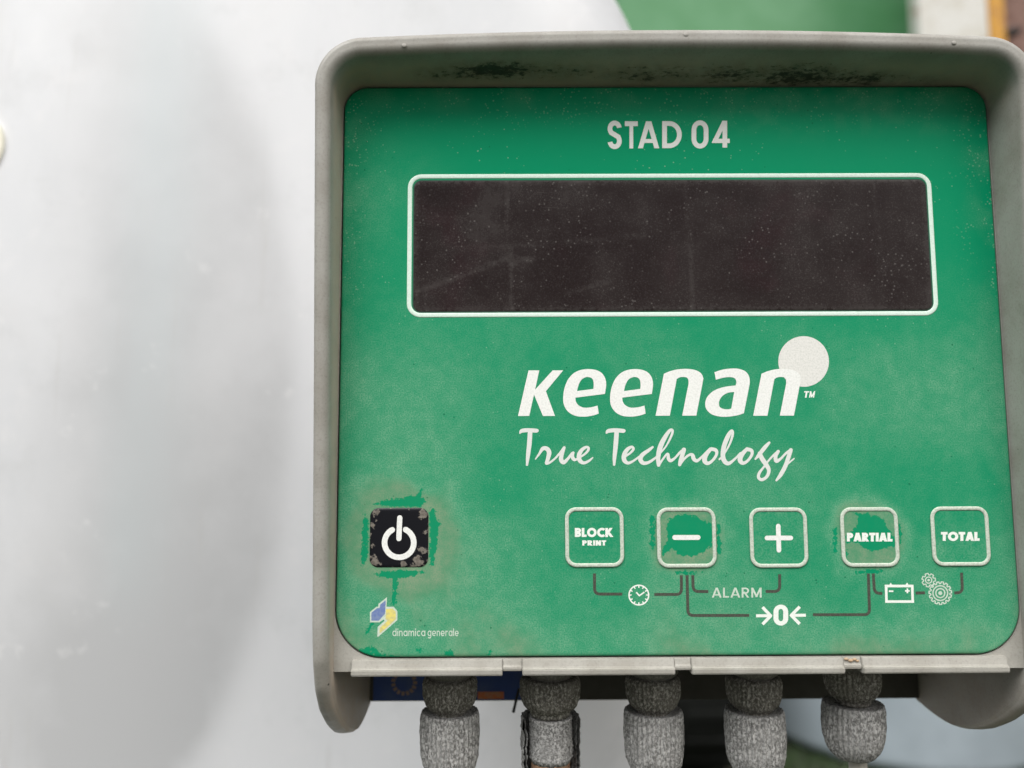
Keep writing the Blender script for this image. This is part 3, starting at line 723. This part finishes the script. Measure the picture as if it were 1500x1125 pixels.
for (x, z, nx, nz) in st:
    yf = float(np.interp(z, zt, yt)); th = .0042 + .0013 * max(nz, 0)
    ri, ro = min(.0024, (YB_ - yf) * .3), min(.0013 + .0006 * max(nz, 0), (YB_ - yf) * .2)
    sec = []
    dist = -float(rr_sdf(np.array(x), np.array(z), 0, W, 0, H, RB, RT)) - .0004
    drop = max(.0, dist) if z > .02 else .0005
    back = np.concatenate([np.linspace(YB_, max(.002, yf + ri + .002), 8)[:-1], np.linspace(max(.002, yf + ri + .002), yf + ri, 12)])
    for y in back: sec.append((-drop * float(np.clip((y - yf - ri) / max(.0002 - yf - ri, .001), 0, 1)), y))
    for a in np.linspace(0, 90, 9)[1:]: sec.append((ri - ri * math.cos(rad(a)), yf + ri - ri * math.sin(rad(a))))
    sec.append((th * .62, yf + .00003))
    for a in np.linspace(90, 0, 8): sec.append((th - ro + ro * math.cos(rad(a)), yf + ro - ro * math.sin(rad(a))))
    for y in (yf + ro + .002, yf + ro + .006, YB_): sec.append((th, y))
    for (n, y) in sec:
        V.append((x + nx * n, y, z + nz * n))
        dep = np.clip((y - yf) / max(.0045 - yf, .004), 0, 1) if n < th * .5 else 0
        top = sstep(.150, .163, np.array(z)) if n < th * .5 else 0
        d = ((.15 if x < .1 else .0) + .75 * float(top)) * sstep(.10, .42, np.array(dep))
        if x < .01: d = d + .5 * sstep(.12, .4, np.array(dep))
        if z < 0: d = d + .35 * sstep(0, -.02, np.array(z)) * (n < th * .5)
        dirt.append(float(np.clip(d, 0, 1)))
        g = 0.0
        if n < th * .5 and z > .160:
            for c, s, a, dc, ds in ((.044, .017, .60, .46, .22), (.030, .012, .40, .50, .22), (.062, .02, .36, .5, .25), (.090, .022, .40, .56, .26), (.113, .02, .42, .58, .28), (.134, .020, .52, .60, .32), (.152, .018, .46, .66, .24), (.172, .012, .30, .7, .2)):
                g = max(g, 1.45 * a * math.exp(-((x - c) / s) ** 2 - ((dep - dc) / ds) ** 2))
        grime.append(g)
V = [(x, y, z + (max(0, y - .040) / .020 * .0026 if z < -.02 else 0)) for x, y, z in V]
nc = len(sec); nr = len(st)
fs = [f[::-1] for f in grid_faces(nr, nc)] + [tuple(range(nc)), tuple(range((nr - 1) * nc, nr * nc))[::-1]]
for i in range(nr - 1): fs.append((i * nc, (i + 1) * nc, (i + 1) * nc + nc - 1, i * nc + nc - 1))
hood = mesh_obj('hood', V, fs, MAT['plastic'], term, True, {'dirt': dirt, 'grime': grime})
bm = bmesh.new(); bm.from_mesh(hood.data); bmesh.ops.recalc_face_normals(bm, faces=bm.faces)
for e in bm.edges:
    if len(e.link_faces) == 2 and e.calc_face_angle(0) > rad(50): e.smooth = False
bm.to_mesh(hood.data); bm.free()
hood['label'] = 'grey plastic hood lip with dark mould under its top'

# moulded nibs on the lip
for u, v in ((592, 66), (1398, 62), (1005, 50)):
    p = P(u, v, -.0158); bm = bmesh.new()
    bmesh.ops.create_uvsphere(bm, u_segments=14, v_segments=8, radius=.0007)
    for q in bm.verts: q.co = Vector((q.co.x + p[0], q.co.y * .25 + p[1] + .0002, q.co.z * .8 + p[2]))
    bm_obj('moulding_mark', bm, MAT['plastic'], hood, True)

# ---- housing front round the face
def plate_with_hole(name, outer, hole, y0, y1, mat, parent):
    vs_ = [Vector(q) for q in outer + hole]; no, nh = len(outer), len(hole)
    ed = [(i, (i + 1) % no) for i in range(no)] + [(no + i, no + (i + 1) % nh) for i in range(nh)]
    r = delaunay_2d_cdt(vs_, ed, [], 0, 1e-7)
    Vv = np.array([(v.x, v.y) for v in r[0]]); T = np.array(r[2]); c = Vv[T].mean(1)
    T = T[inside(c[:, 0], c[:, 1], outer) & ~inside(c[:, 0], c[:, 1], hole)]
    n = len(Vv); V = [(a, y0, b) for a, b in Vv] + [(a, y1, b) for a, b in Vv]
    fs = [list(t) for t in T] + [[q + n for q in t[::-1]] for t in T]
    from collections import Counter
    cnt = Counter(tuple(sorted((int(t[i]), int(t[(i + 1) % 3])))) for t in T for i in range(3))
    fs += [(a, b, b + n, a + n) for (a, b), m_ in cnt.items() if m_ == 1]
    o = mesh_obj(name, V, fs, mat, parent)
    b = bmesh.new(); b.from_mesh(o.data); bmesh.ops.recalc_face_normals(b, faces=b.faces); b.to_mesh(o.data); b.free()
    return o
g_ = .00032
hole = rr_path(-g_, W + g_, -g_, H + g_, RB + g_, RT + g_, 12)
outer = [(IN0 - .001, -.0038), (IN1 + .001, -.0038), (IN1 + .001, cz)] + [(x, top_z(x) + .0008) for x in np.linspace(IN1 - .003, IN0 + .003, 30)] + [(IN0 - .001, cz)]
fr = plate_with_hole('housing_front', outer, hole, .0006, .0034, MAT['ledge'], term)
bm_obj('housing', box_bm(IN0 - .0012, IN1 + .0012, .0032, .0575, -.0036, .1645), MAT['body'], term)

# ---- sill under the face: four raised strips with recessed bridges
def sill(name, x0, x1, prof, mat):
    n = len(prof); V = [(x0, y, z) for y, z in prof] + [(x1, y, z) for y, z in prof]
    fs = [(i, (i + 1) % n, n + (i + 1) % n, n + i) for i in range(n)] + [tuple(range(n))[::-1], tuple(range(n, 2 * n))]
    o = mesh_obj(name, V, fs, mat, term)
    b = bmesh.new(); b.from_mesh(o.data); bmesh.ops.recalc_face_normals(b, faces=b.faces)
    bmesh.ops.bevel(b, geom=[e for e in b.edges if e.calc_face_angle(0) > rad(20)], offset=.00018, segments=2, affect='EDGES'); b.to_mesh(o.data); b.free()
    return o
pr = [(.0030, -.00045), (-.0006, -.00045), (-.0010, -.0026), (-.0019, -.0029), (-.0018, -.0043), (-.0012, -.0047), (.0030, -.0047)]
pr2 = [(.0030, -.00055), (-.0001, -.00055), (-.0003, -.0022), (-.0008, -.0026), (-.0006, -.0036), (.0030, -.0036)]
cuts = [.00485] + [PX(u, 972)[0] for u in (736, 765, 987, 1012, 1234, 1261)] + [.1850]
for i in range(7): sill('sill_strip' if i % 2 == 0 else 'sill_bridge', cuts[i] + (0 if i % 2 == 0 else .00002), cuts[i + 1] - (0 if i % 2 == 0 else .00002), pr if i % 2 == 0 else pr2, MAT['ledge'])
kk = NT('dried mud'); kk.set(Base_Color=kk.mix(kk.noise(900, 4), (.35, .22, .13), (.5, .38, .26)), Roughness=.9)
p = P(1248, 967, -.0004)
for dx, dz, s in ((-.0016, .0003, .0005), (-.0004, -.0001, .00055), (.0007, .0002, .0005), (.0015, -.0002, .0004)):
    bm = bmesh.new(); bmesh.ops.create_icosphere(bm, subdivisions=2, radius=s)
    for q in bm.verts: q.co = Vector((q.co.x * 1.3 + p[0] + dx, q.co.y * .6 + p[1], q.co.z * .8 + p[2] + dz))
    bm_obj('mud_crumb', bm, kk.m, term, True)

# ---- back plate, its sticker and the arm that carries the box
zb = P(700, 1027, .058)[2]
bm_obj('back_plate', box_bm(IN0 - .0006, IN1 + .0006, .0580, .0605, zb, .160, .0004), MAT['bracket'], term)
kk = NT('blue sticker'); kk.set(Base_Color=kk.mix(kk.ramp(kk.noise(120, 5), .4, .7), (.018, .055, .24), (.05, .085, .22)), Roughness=.45)
YS = .0578
xa, xb = P(547, 1000, YS)[0], P(768, 1000, YS)[0]
stk = bm_obj('sticker', box_bm(xa, xb, YS, .0581, zb + .0004, -.010), kk.m, term); stk['label'] = 'dark blue sticker with an orange patch on the back plate'
kk = NT('sticker orange'); kk.set(Base_Color=kk.mix(kk.ramp(kk.noise(400, 4), .4, .7), (.60, .15, .04), (.45, .25, .14)), Roughness=.5)
q0, q1 = P(700, 1024, YS), P(738, 1013, YS)
bm_obj('sticker_patch', box_bm(q0[0], q1[0], YS - .00008, YS + .0001, q0[2], q1[2]), kk.m, stk)
kk = NT('sticker ring'); kk.set(Base_Color=(.30, .20, .15), Roughness=.6)
k = Ink()
for i in range(15):
    a = 2 * math.pi * i / 15; k.stroke([(592 + r * math.cos(a), 1000 + r * 1.0 * math.sin(a)) for r in (13, 19)], 4.5, False)
k.build('sticker_ring', kk.m, stk, YS - .00006)
bm_obj('support_arm', box_bm(.045, .085, .0600, .1545, .06, .10, .002), MAT['bracket'], term)
b = bmesh.new(); p = P(756, 1026, .05)
bmesh.ops.create_cone(b, segments=8, radius1=.0005, radius2=.0004, depth=.008, cap_ends=True, matrix=Matrix.Translation(p) @ Matrix.Rotation(rad(14), 4, 'Y'))
bm_obj('cable_tie_tail', b, MAT['rubber'], term)

# ---- cable glands under the box
def lathe(name, prof, cx, cy, mat, parent, seg=72, amp=.0, seed=0, a0=0, a1=360, tilt=(0, 0), ztop=0, flute=0.0):
    """turned solid; prof = (radius, z); amp roughens it, flute ribs it"""
    full = a1 - a0 >= 360
    na = seg if full else seg + 1
    ang = np.radians(a0 + (a1 - a0) * np.arange(na) / seg)
    rp = []
    for (r0, z0), (r1, z1) in zip(prof[:-1], prof[1:]):
        m = max(1, int(math.hypot(r1 - r0, z1 - z0) / .0006))
        for i in range(m): rp.append((r0 + (r1 - r0) * i / m, z0 + (z1 - z0) * i / m))
    rp.append(prof[-1]); V = []
    rp = np.array(rp)
    A_, Z_ = np.meshgrid(ang, rp[:, 1]); R_ = np.repeat(rp[:, 0][:, None], na, 1)
    nz = fbm(np.cos(A_) * 9 + np.sin(A_) * 4 + 20, Z_ * 1100 + np.sin(A_) * 9 + 50, seed, 3) - .5
    nz2 = fbm(A_ * 14 + 40, Z_ * 260, seed + 5, 2) - .5
    R_ = R_ + amp * (nz * 1.2 + nz2 * .9) * (R_ > .001)
    if flute: R_ = R_ + flute * np.sign(np.cos(A_ * 36)) * np.abs(np.cos(A_ * 36)) ** .5 * (R_ > .005)
    X = cx + R_ * np.cos(A_) + (Z_ - ztop) * tilt[0]; Y = cy + R_ * np.sin(A_) + (Z_ - ztop) * tilt[1]
    V = np.stack([X, Y, Z_], -1).reshape(-1, 3)
    fs = grid_faces(len(rp), na, full)
    o = mesh_obj(name, V, fs, mat, parent, True)
    b = bmesh.new(); b.from_mesh(o.data); bmesh.ops.remove_doubles(b, verts=b.verts, dist=1e-6); bmesh.ops.recalc_face_normals(b, faces=b.faces); b.to_mesh(o.data); b.free()
    return o
GY = .0215
for i, (u, kind) in enumerate(((659, 0), (806, 1), (957, 0), (1105, 0), (1250, 2))):
    cx = P(u, 1040, GY)[0]; up = .0028 if kind == 2 else 0
    T = (.0, 0) if kind != 2 else (.03, 0)
    rc = .0081 if kind != 1 else .0090
    fl = lathe('cable_gland', [(.0, -.0034), (.0074, -.0034), (.0076, -.0096 + up * .4), (.0070, -.0103 + up * .4), (.0062, -.0105 + up * .4), (.0062, -.013), (0, -.013)], cx, GY, MAT['flange'], term, amp=.0003, seed=i)
    lathe('collar', [(0, -.0110 + up), (rc - .0010, -.0110 + up), (rc - .0003, -.0116 + up), (rc, -.0125 + up), (rc - .0002, -.0165 + up), (rc - .0010, -.0188 + up), (rc - .0020, -.0200 + up), (rc - .0030, -.0207 + up), (rc - .0034, -.0222 + up), (0, -.0222 + up)],
          cx, GY, MAT['crust_dark'], fl, seg=180, amp=.0003, seed=i + 10, flute=.00020)
    if kind == 1:
        lathe('clamping_insert', [(0, -.0225), (.0064, -.0225)] + [q for j in range(9) for q in ((.0066, -.0232 - j * .0013), (.0061, -.0239 - j * .0013))] + [(.0060, -.0352), (0, -.0352)], cx, GY, MAT['crust'], fl, amp=.0006, seed=40)
        lathe('seal_ring', [(0, -.0345), (.0056, -.0345), (.0058, -.0352), (.0058, -.0382), (.0053, -.0390), (0, -.0390)], cx, GY, MAT['seal'], fl, amp=.0004, seed=41)
        lathe('cable', [(0, -.038), (.0054, -.038), (.0054, -.075), (0, -.075)], cx, GY, MAT['rubber'], fl)
        lathe('broken_nut', [(.0086, -.0222), (.0088, -.0240), (.0087, -.0330), (.0084, -.0400), (.0070, -.0440), (.0062, -.0440), (.0074, -.0400), (.0077, -.0330), (.0078, -.0240), (.0086, -.0222)], cx, GY, MAT['crust'], fl, seg=50, amp=.0010, seed=42, a0=-2, a1=202)
    else:
        rn = .0087 if kind == 2 else .0086
        z0 = -.0206 + up * .6; z1 = (-.0312 if kind == 2 else -.0348) + up * .5
        lathe('clamping_nut', [(0, z0 - .0008), (rn - .0014, z0 - .0008), (rn - .0004, z0 - .0002), (rn, z0 - .0014), (rn + .0002, z0 - .0060), (rn - .0002, z1 + .0010), (rn - .0008, z1 - .0012), (rn - .0018, z1 - .0032), (rn - .0030, z1 - .0046), (.0044, z1 - .0054), (0, z1 - .0054)],
              cx, GY, MAT['crust'], fl, seg=180, amp=.0003, seed=i + 20, tilt=T, ztop=z0, flute=.00024)
        r = .0026 if kind == 2 else .0040
        lathe('cable', [(0, z1 - .003), (r, z1 - .003), (r, -.09), (0, -.09)], cx + T[0] * -.02 + (.0012 if kind == 2 else 0), GY, MAT['cable'] if kind == 2 else MAT['rubber'], fl, seg=24)

# ================================================================== BEHIND IT
GZ = -1.15
# white tub of the mixer: a big upright drum with an oval shaded by colour and a made-up bulge
k = NT('white paint')
n1 = k.noise(9, 5, .6); n2 = k.noise(60, 5, .62); st_ = k.noise(6, 5, .62, vec=k.map((2.2, 2.2, 1.0)))
col = k.mix(k.ramp(st_, .38, .66, 0, .55), (.665, .672, .688), (.60, .615, .635))
col = k.mix(k.ramp(n1, .5, .75, 0, .3), col, (.56, .545, .53))
col = k.mix(k.ramp(n2, .54, .72, 0, .5), col, (.70, .70, .71))
col = k.mix(k.math('MULTIPLY', k.ramp(k.voro(9), .02, .035, 1, 0), k.ramp(k.noise(5), .5, .56)), col, (.25, .24, .22))
bl = k.noise(26, 6, .68)
col = k.mix(k.ramp(bl, .5, .72, 0, .6), col, (.56, .57, .58))
sm = k.math('MULTIPLY', k.ramp(k.noise(48, 5, .7, vec=k.n('Mapping', {'Vector': k.co, 'Location': (3, 1, 7)})), .60, .70), k.ramp(k.noise(7, 2), .45, .6))
col = k.mix(k.math('MULTIPLY', k.attr('film_or_shade'), k.ramp(k.noise(14, 6, .62), .3, .7, .72, 1.08)), col, (.475, .482, .492))  # grey oval: soft shade mixed into the paint colour
col = k.mix(k.attr('streak'), col, (.50, .545, .56))
col = k.mix(k.math('MULTIPLY', sm, .4), col, (.74, .74, .74))
dr = k.noise(1, 5, .65, vec=k.map((120, 120, 7)))
col = k.mix(k.math('MULTIPLY', k.ramp(dr, .58, .74), k.ramp(k.noise(8, 3), .42, .62, 0, .35)), col, (.46, .455, .44))
k.set(Base_Color=col, Roughness=k.ramp(n1, .3, .7, .32, .5), Specular_IOR_Level=.45)
k.bump(n2, .06, .001); MAT['tub'] = k.m
YW, RE = .150, .080                             # flat side of the body, radius of its rounded end
XE = P(966, 560, YW + RE)[0]
xs = np.concatenate([np.linspace(-1.3, -.45, 12)[:-1], np.linspace(-.45, XE - RE, 230)])
pth = [(x, YW + .05 * (x + .1) ** 2) for x in xs]; y_ = pth[-1][1]
pth += [(XE - RE + RE * math.sin(rad(t)), y_ + RE - RE * math.cos(rad(t))) for t in np.linspace(0, 90, 16)[1:]] + [(XE + .0, y_ + RE + .5)]
pth = np.array(pth)
zz = np.concatenate([np.linspace(-1.02, -.32, 20)[:-1], np.linspace(-.32, .42, 230), np.linspace(.42, .8, 8)[1:]])
DX, DZ = PX(95, 560, YW); DA = PX(440, 560, YW)[0] - DX; DB = PX(95, -80, YW)[1] - DZ
X_, Z_ = np.meshgrid(pth[:, 0], zz); Y_ = np.repeat(pth[:, 1][None, :], len(zz), 0)
q = np.sqrt(((X_ - DX) / DA) ** 2 + ((Z_ - DZ) / DB) ** 2 + .02)
Y_ = Y_ - .010 * np.log1p(np.exp((1.01 - q) * 26)) / 26  # bulge added so that its slopes turn the oval darker
dz_ = np.clip(Z_ - PX(900, 120, YW)[1], 0, .09)
X_ = X_ - (3.6 * dz_ ** 2 + .6 * np.maximum(0, Z_ - PX(900, 120, YW)[1] - .09)) * sstep(XE - .30, XE - .09, X_)
sx_ = PX(232, 400, YW)[0]
film_or_shade = (1 / (1 + np.exp((q - .985) * 34)) * sstep(PX(-10, 400, YW)[0], PX(235, 400, YW)[0], X_ - .02 * (Z_ - DZ)) * (.55 + .75 * fbm(X_ * 26, Z_ * 16, 35, 5))  # mask of the painted oval shade, stronger low down
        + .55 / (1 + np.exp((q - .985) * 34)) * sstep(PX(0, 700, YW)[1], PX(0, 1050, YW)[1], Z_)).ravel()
streak = (.6 * np.exp(-((X_ - sx_ - .012 * (fbm(Z_ * 5, Z_ * 0, 31) - .5)) / .018) ** 2) * sstep(PX(0, 980, YW)[1], PX(0, 750, YW)[1], Z_) * (.35 + .9 * fbm(X_ * 60, Z_ * 9, 33))).ravel()
TX, TY = -.4, YW
tub_v = np.stack([X_, Y_, Z_], -1).reshape(-1, 3)
tub = empty('mixer_body', (TX, TY, GZ)); tag(tub, 'white painted side of the mixer body with a grey oval shaded in by colour and an added bulge, behind the terminal', 'mixer body')
shell = mesh_obj('side_panel', tub_v - np.array([TX, TY, GZ]), grid_faces(len(zz), len(pth)), MAT['tub'], tub, True, {'streak': streak, 'film_or_shade': film_or_shade})
kk = NT('cream decal'); kk.set(Base_Color=kk.mix(kk.noise(30, 4), (.86, .84, .72), (.74, .71, .58)), Roughness=.5)
c_ = P(-16, 214, YW - .002); j_ = int(np.argmin((tub_v[:, 0] - c_[0]) ** 2 + (tub_v[:, 2] - c_[2]) ** 2)); yw_ = tub_v[j_, 1]
b = bmesh.new(); bmesh.ops.create_cone(b, segments=40, radius1=.0085, radius2=.0085, depth=.006, cap_ends=True, matrix=Matrix.Translation((c_[0] - TX, yw_ - TY + .001, c_[2] - GZ)) @ Matrix.Scale(1.6, 4, (0, 0, 1)) @ Matrix.Rotation(rad(90), 4, 'X'))
bm_obj('decal', b, kk.m, tub)
bm_obj('base_beam', box_bm(-.9, XE - .08 - TX, .03, .45, 0, .14, .01), MAT['bracket'], tub)

# ground with grass
k = NT('ground'); k.set(Base_Color=k.mix(k.ramp(k.noise(3, 6), .4, .65), (.022, .036, .012), (.05, .045, .03)), Roughness=.95); k.bump(k.noise(40, 5), .6, .02)
ground = mesh_obj('ground', [(-150, -150, GZ), (150, -150, GZ), (150, 150, GZ), (-150, 150, GZ)], [(0, 1, 2, 3)], k.m); tag(ground, kind='structure')
rnd = random.Random(4)
BY = 3.35; BX = P(1298, 800, BY)[0]; BR = .605
V = []; fs = []
for i in range(14000):
    x = rnd.uniform(.9, 4.2); y = rnd.uniform(2.0, 5.2); h = rnd.uniform(.02, .07); a = rnd.uniform(0, 6.28); b_ = len(V); w = .004
    if math.hypot(x - BX, y - BY) < BR + .02: continue
    lx, ly = rnd.uniform(-.06, .06), rnd.uniform(-.06, .06)
    V += [(x - w * math.cos(a), y - w * math.sin(a), GZ), (x + w * math.cos(a), y + w * math.sin(a), GZ), (x + lx * .4 + w * .7 * math.cos(a), y + ly * .4 + w * .7 * math.sin(a), GZ + h * .6), (x + lx * .4 - w * .7 * math.cos(a), y + ly * .4 - w * .7 * math.sin(a), GZ + h * .6), (x + lx, y + ly, GZ + h)]
    fs += [(b_, b_ + 1, b_ + 2, b_ + 3), (b_ + 3, b_ + 2, b_ + 4)]
k = NT('grass'); k.set(Base_Color=k.mix(k.noise(4, 3), (.018, .045, .01), (.04, .075, .02)), Roughness=.7)
gr = mesh_obj('grass', V, fs, k.m); tag(gr, 'rough green grass round the pale tank', 'grass', kind='stuff')

# pale barrel
k = NT('barrel plastic'); k.set(Base_Color=k.mix(k.ramp(k.noise(5, 4), .35, .7), (.45, .52, .57), (.37, .43, .475)), Roughness=.38, Specular_IOR_Level=.5); MAT['barrel'] = k.m
br = empty('water_tank', (BX, BY, GZ)); tag(br, 'pale blue grey round plastic tank standing on the grass', 'tank')
prof = [(0, 0), (BR - .06, 0), (BR - .02, .02), (BR, .06), (BR, .95), (BR + .012, .97), (BR + .012, 1.0), (BR, 1.02), (BR, 1.12), (BR - .10, 1.22), (0, 1.26)]
V = []; ns = 96
for r, z in prof:
    for j in range(ns): V.append((r * math.cos(2 * math.pi * j / ns), r * math.sin(2 * math.pi * j / ns), z))
mesh_obj('tank_body', V, [f for f in grid_faces(len(prof), ns, True)], MAT['barrel'], br, True)
bm = bmesh.new(); bmesh.ops.create_cone(bm, segments=24, radius1=.03, radius2=.028, depth=.03, cap_ends=True, matrix=Matrix.Translation((.25, 0, 1.245)))
bm_obj('bung', bm, MAT['rubber'], br)

# green trailer: body side above, black running gear below
k = NT('green paint'); k.set(Base_Color=k.mix(k.ramp(k.noise(4, 5), .35, .7), (.066, .235, .090), (.088, .265, .118)), Roughness=.45); MAT['gpaint'] = k.m
YT = 5.2
x0, x1 = P(880, 100, YT)[0], P(1385, 20, YT)[0]; z0 = P(1000, 520, YT)[2]; z1 = P(1000, -500, YT)[2]
tr = empty('green_trailer', ((x0 + x1) / 2, YT + .4, GZ)); tag(tr, 'green painted trailer body on black running gear, rising behind the terminal', 'trailer')
def part(name, mat, parent, b):
    o = bm_obj(name, b, mat, parent); o.matrix_parent_inverse = Matrix.Translation(-parent.location); return o
part('body_side', MAT['gpaint'], tr, box_bm(x0, x1, YT, YT + .9, z0, z1, .02))
part('corner_post', MAT['gpaint'], tr, box_bm(x0 - .0, x0 + .09, YT - .05, YT - .002, z0, z1, .01))
xk0, xk1 = x0 + .1, x1 - .1
part('chassis', MAT['rubber'], tr, box_bm(xk0, xk1, YT + .1, YT + .8, GZ + .55, z0, .02))
for xx in (xk0 + .5, xk1 - .5):
    b = bmesh.new(); bmesh.ops.create_cone(b, segments=48, radius1=.47, radius2=.47, depth=.3, cap_ends=True, matrix=Matrix.Translation((xx, YT + .25, GZ + .47)) @ Matrix.Rotation(rad(90), 4, 'X'))
    bmesh.ops.bevel(b, geom=[e for e in b.edges if e.calc_face_angle(0) > rad(50)], offset=.05, segments=3, affect='EDGES')
    part('tyre', MAT['rubber'], tr, b)

# tyre added beside the tank to keep the gap there black
k = NT('tyre rubber'); k.set(Base_Color=k.mix(k.noise(20, 4), (.004, .0045, .004), (.010, .011, .010)), Roughness=.8, Specular_IOR_Level=.15)
TYY = 2.55; xa_, xb_ = P(905, 1080, TYY)[0], P(1108, 1080, TYY)[0]; tw = xb_ - xa_; TR = .42
ty = empty('filler_tyre', ((xa_ + xb_) / 2, TYY + TR, GZ)); tag(ty, 'black tyre added to darken the gap between the white mixer body and the pale tank', 'tyre')
V = []; pr_ = [(-.5, .60), (-.5, .86), (-.44, .95), (-.2, .985), (.2, .985), (.44, .95), (.5, .86), (.5, .60)]
for j in range(64):
    a = 2 * math.pi * j / 64
    for x, rr_ in pr_: V.append((x * tw, TR * rr_ * math.cos(a), TR + TR * rr_ * math.sin(a)))
n_ = len(pr_)
mesh_obj('carcass', V, [(j * n_ + i, j * n_ + (i + 1) % n_, ((j + 1) % 64) * n_ + (i + 1) % n_, ((j + 1) % 64) * n_ + i) for j in range(64) for i in range(n_)], k.m, ty, True)
lug = None
for j in range(22):
    for sgn in (-1, 1):
        if lug is None:
            lug = bm_obj('lug', box_bm(.01 * tw, .46 * tw, -.018, .018, TR * .96, TR * 1.0, .004), k.m, ty); o = lug
        else:
            o = lug.copy(); COL.objects.link(o); o.parent = ty
        o.location = (0, 0, TR); o.rotation_euler = (2 * math.pi * (j + (.5 if sgn > 0 else 0)) / 22, 0, 0); o.scale = (sgn, 1, 1)

# white post with a yellow flange, rusty beam and its hook
YP = 4.55
k = NT('dirty white paint'); rs = k.noise(12, 5, .65)
k.set(Base_Color=k.mix(k.ramp(k.noise(9, 6, .72), .60, .68), k.mix(k.ramp(rs, .42, .7, 0, .6), (.60, .595, .56), (.42, .385, .30)), (.25, .09, .03)), Roughness=.5)
xl, xm, xr = P(1346, 20, YP)[0], P(1447, 20, YP)[0], P(1470, 20, YP)[0]
zt_ = P(1400, -300, YP)[2]
po = empty('gate_post', ((xl + xr) / 2, YP, GZ)); tag(po, 'dirty white steel post with a yellow edge, beside the green trailer', 'post')
part('web', k.m, po, box_bm(xl, xm, YP, YP + .12, GZ, zt_, .004))
k = NT('yellow paint'); k.set(Base_Color=k.mix(k.ramp(k.noise(9, 6, .72), .54, .64), (.52, .25, .012), (.22, .08, .03)), Roughness=.5)
part('flange', k.m, po, box_bm(xm + .001, xr, YP - .012, YP + .14, GZ, zt_, .004))
k = NT('rusty steel'); k.set(Base_Color=k.mix(k.ramp(k.noise(18, 6, .7), .35, .7), (.16, .085, .065), (.24, .15, .125)), Roughness=.85); k.bump(k.noise(120, 4), .5, .003); MAT['rust'] = k.m
xe = P(1760, 20, YP + .15)[0]; zlo, zhi = P(1480, 330, YP + .15)[2], P(1480, -200, YP + .15)[2]
be = empty('rusty_beam', ((xr + xe) / 2, YP + .15, zlo)); tag(be, 'rusty brown steel beam fixed to the yellow edged post', 'beam')
part('beam_face', MAT['rust'], be, box_bm(xr - .03, xe, YP + .145, YP + .30, zlo, zhi, .006))
h0, h1 = P(1462, 47, YP)[0], P(1492, 42, YP)[0]; hz = P(1480, 45, YP)[2]
b = bmesh.new(); bmesh.ops.create_cone(b, segments=16, radius1=.024, radius2=.024, depth=h1 - h0, cap_ends=True, matrix=Matrix.Translation(((h0 + h1) / 2, YP + .02, hz)) @ Matrix.Rotation(rad(80), 4, 'Y'))
bmesh.ops.create_uvsphere(b, u_segments=12, v_segments=8, radius=.03, matrix=Matrix.Translation((h1, YP + .02, hz + .006)))
bmesh.ops.create_cone(b, segments=12, radius1=.012, radius2=.012, depth=.14, cap_ends=True, matrix=Matrix.Translation((h1, YP + .09, hz + .006)) @ Matrix.Rotation(rad(90), 4, 'X'))
part('hook', MAT['rubber'], be, b)

# shrub beyond the pale tank
sx, sy = P(1570, 960, 6.2)[0], 6.2
sh = empty('shrub', (sx, sy, GZ)); tag(sh, 'dark green leafy shrub growing beyond the pale tank', 'shrub')
V = []; fs = []
for i in range(2600):
    while True:
        a = [rnd.uniform(-1, 1) for _ in range(3)]
        r = math.sqrt(sum(c * c for c in a))
        if .35 < r < 1: break
    c = Vector((a[0] * .62, a[1] * .5, .62 + a[2] * .60)); u_ = Vector([rnd.gauss(0, 1) for _ in range(3)]).normalized(); w_ = u_.orthogonal().normalized(); l = rnd.uniform(.03, .06)
    b_ = len(V); V += [c - u_ * l, c + w_ * l * .45, c + u_ * l, c - w_ * l * .45]; fs.append((b_, b_ + 1, b_ + 2, b_ + 3))
k = NT('leaves'); k.set(Base_Color=k.mix(k.noise(6, 3), (.025, .075, .018), (.06, .13, .03)), Roughness=.6)
mesh_obj('crown', V, fs, k.m, sh)
k = NT('bark'); k.set(Base_Color=k.mix(k.noise(30, 4), (.10, .075, .05), (.05, .04, .03)), Roughness=.9)
for dx, dy, ang in ((0, 0, 0), (.05, .02, 12), (-.05, -.02, -12)):
    b = bmesh.new(); bmesh.ops.create_cone(b, segments=10, radius1=.02, radius2=.008, depth=.7, cap_ends=True, matrix=Matrix.Translation((dx, dy, .35)) @ Matrix.Rotation(rad(ang), 4, 'Y')); bm_obj('stem', b, k.m, sh)
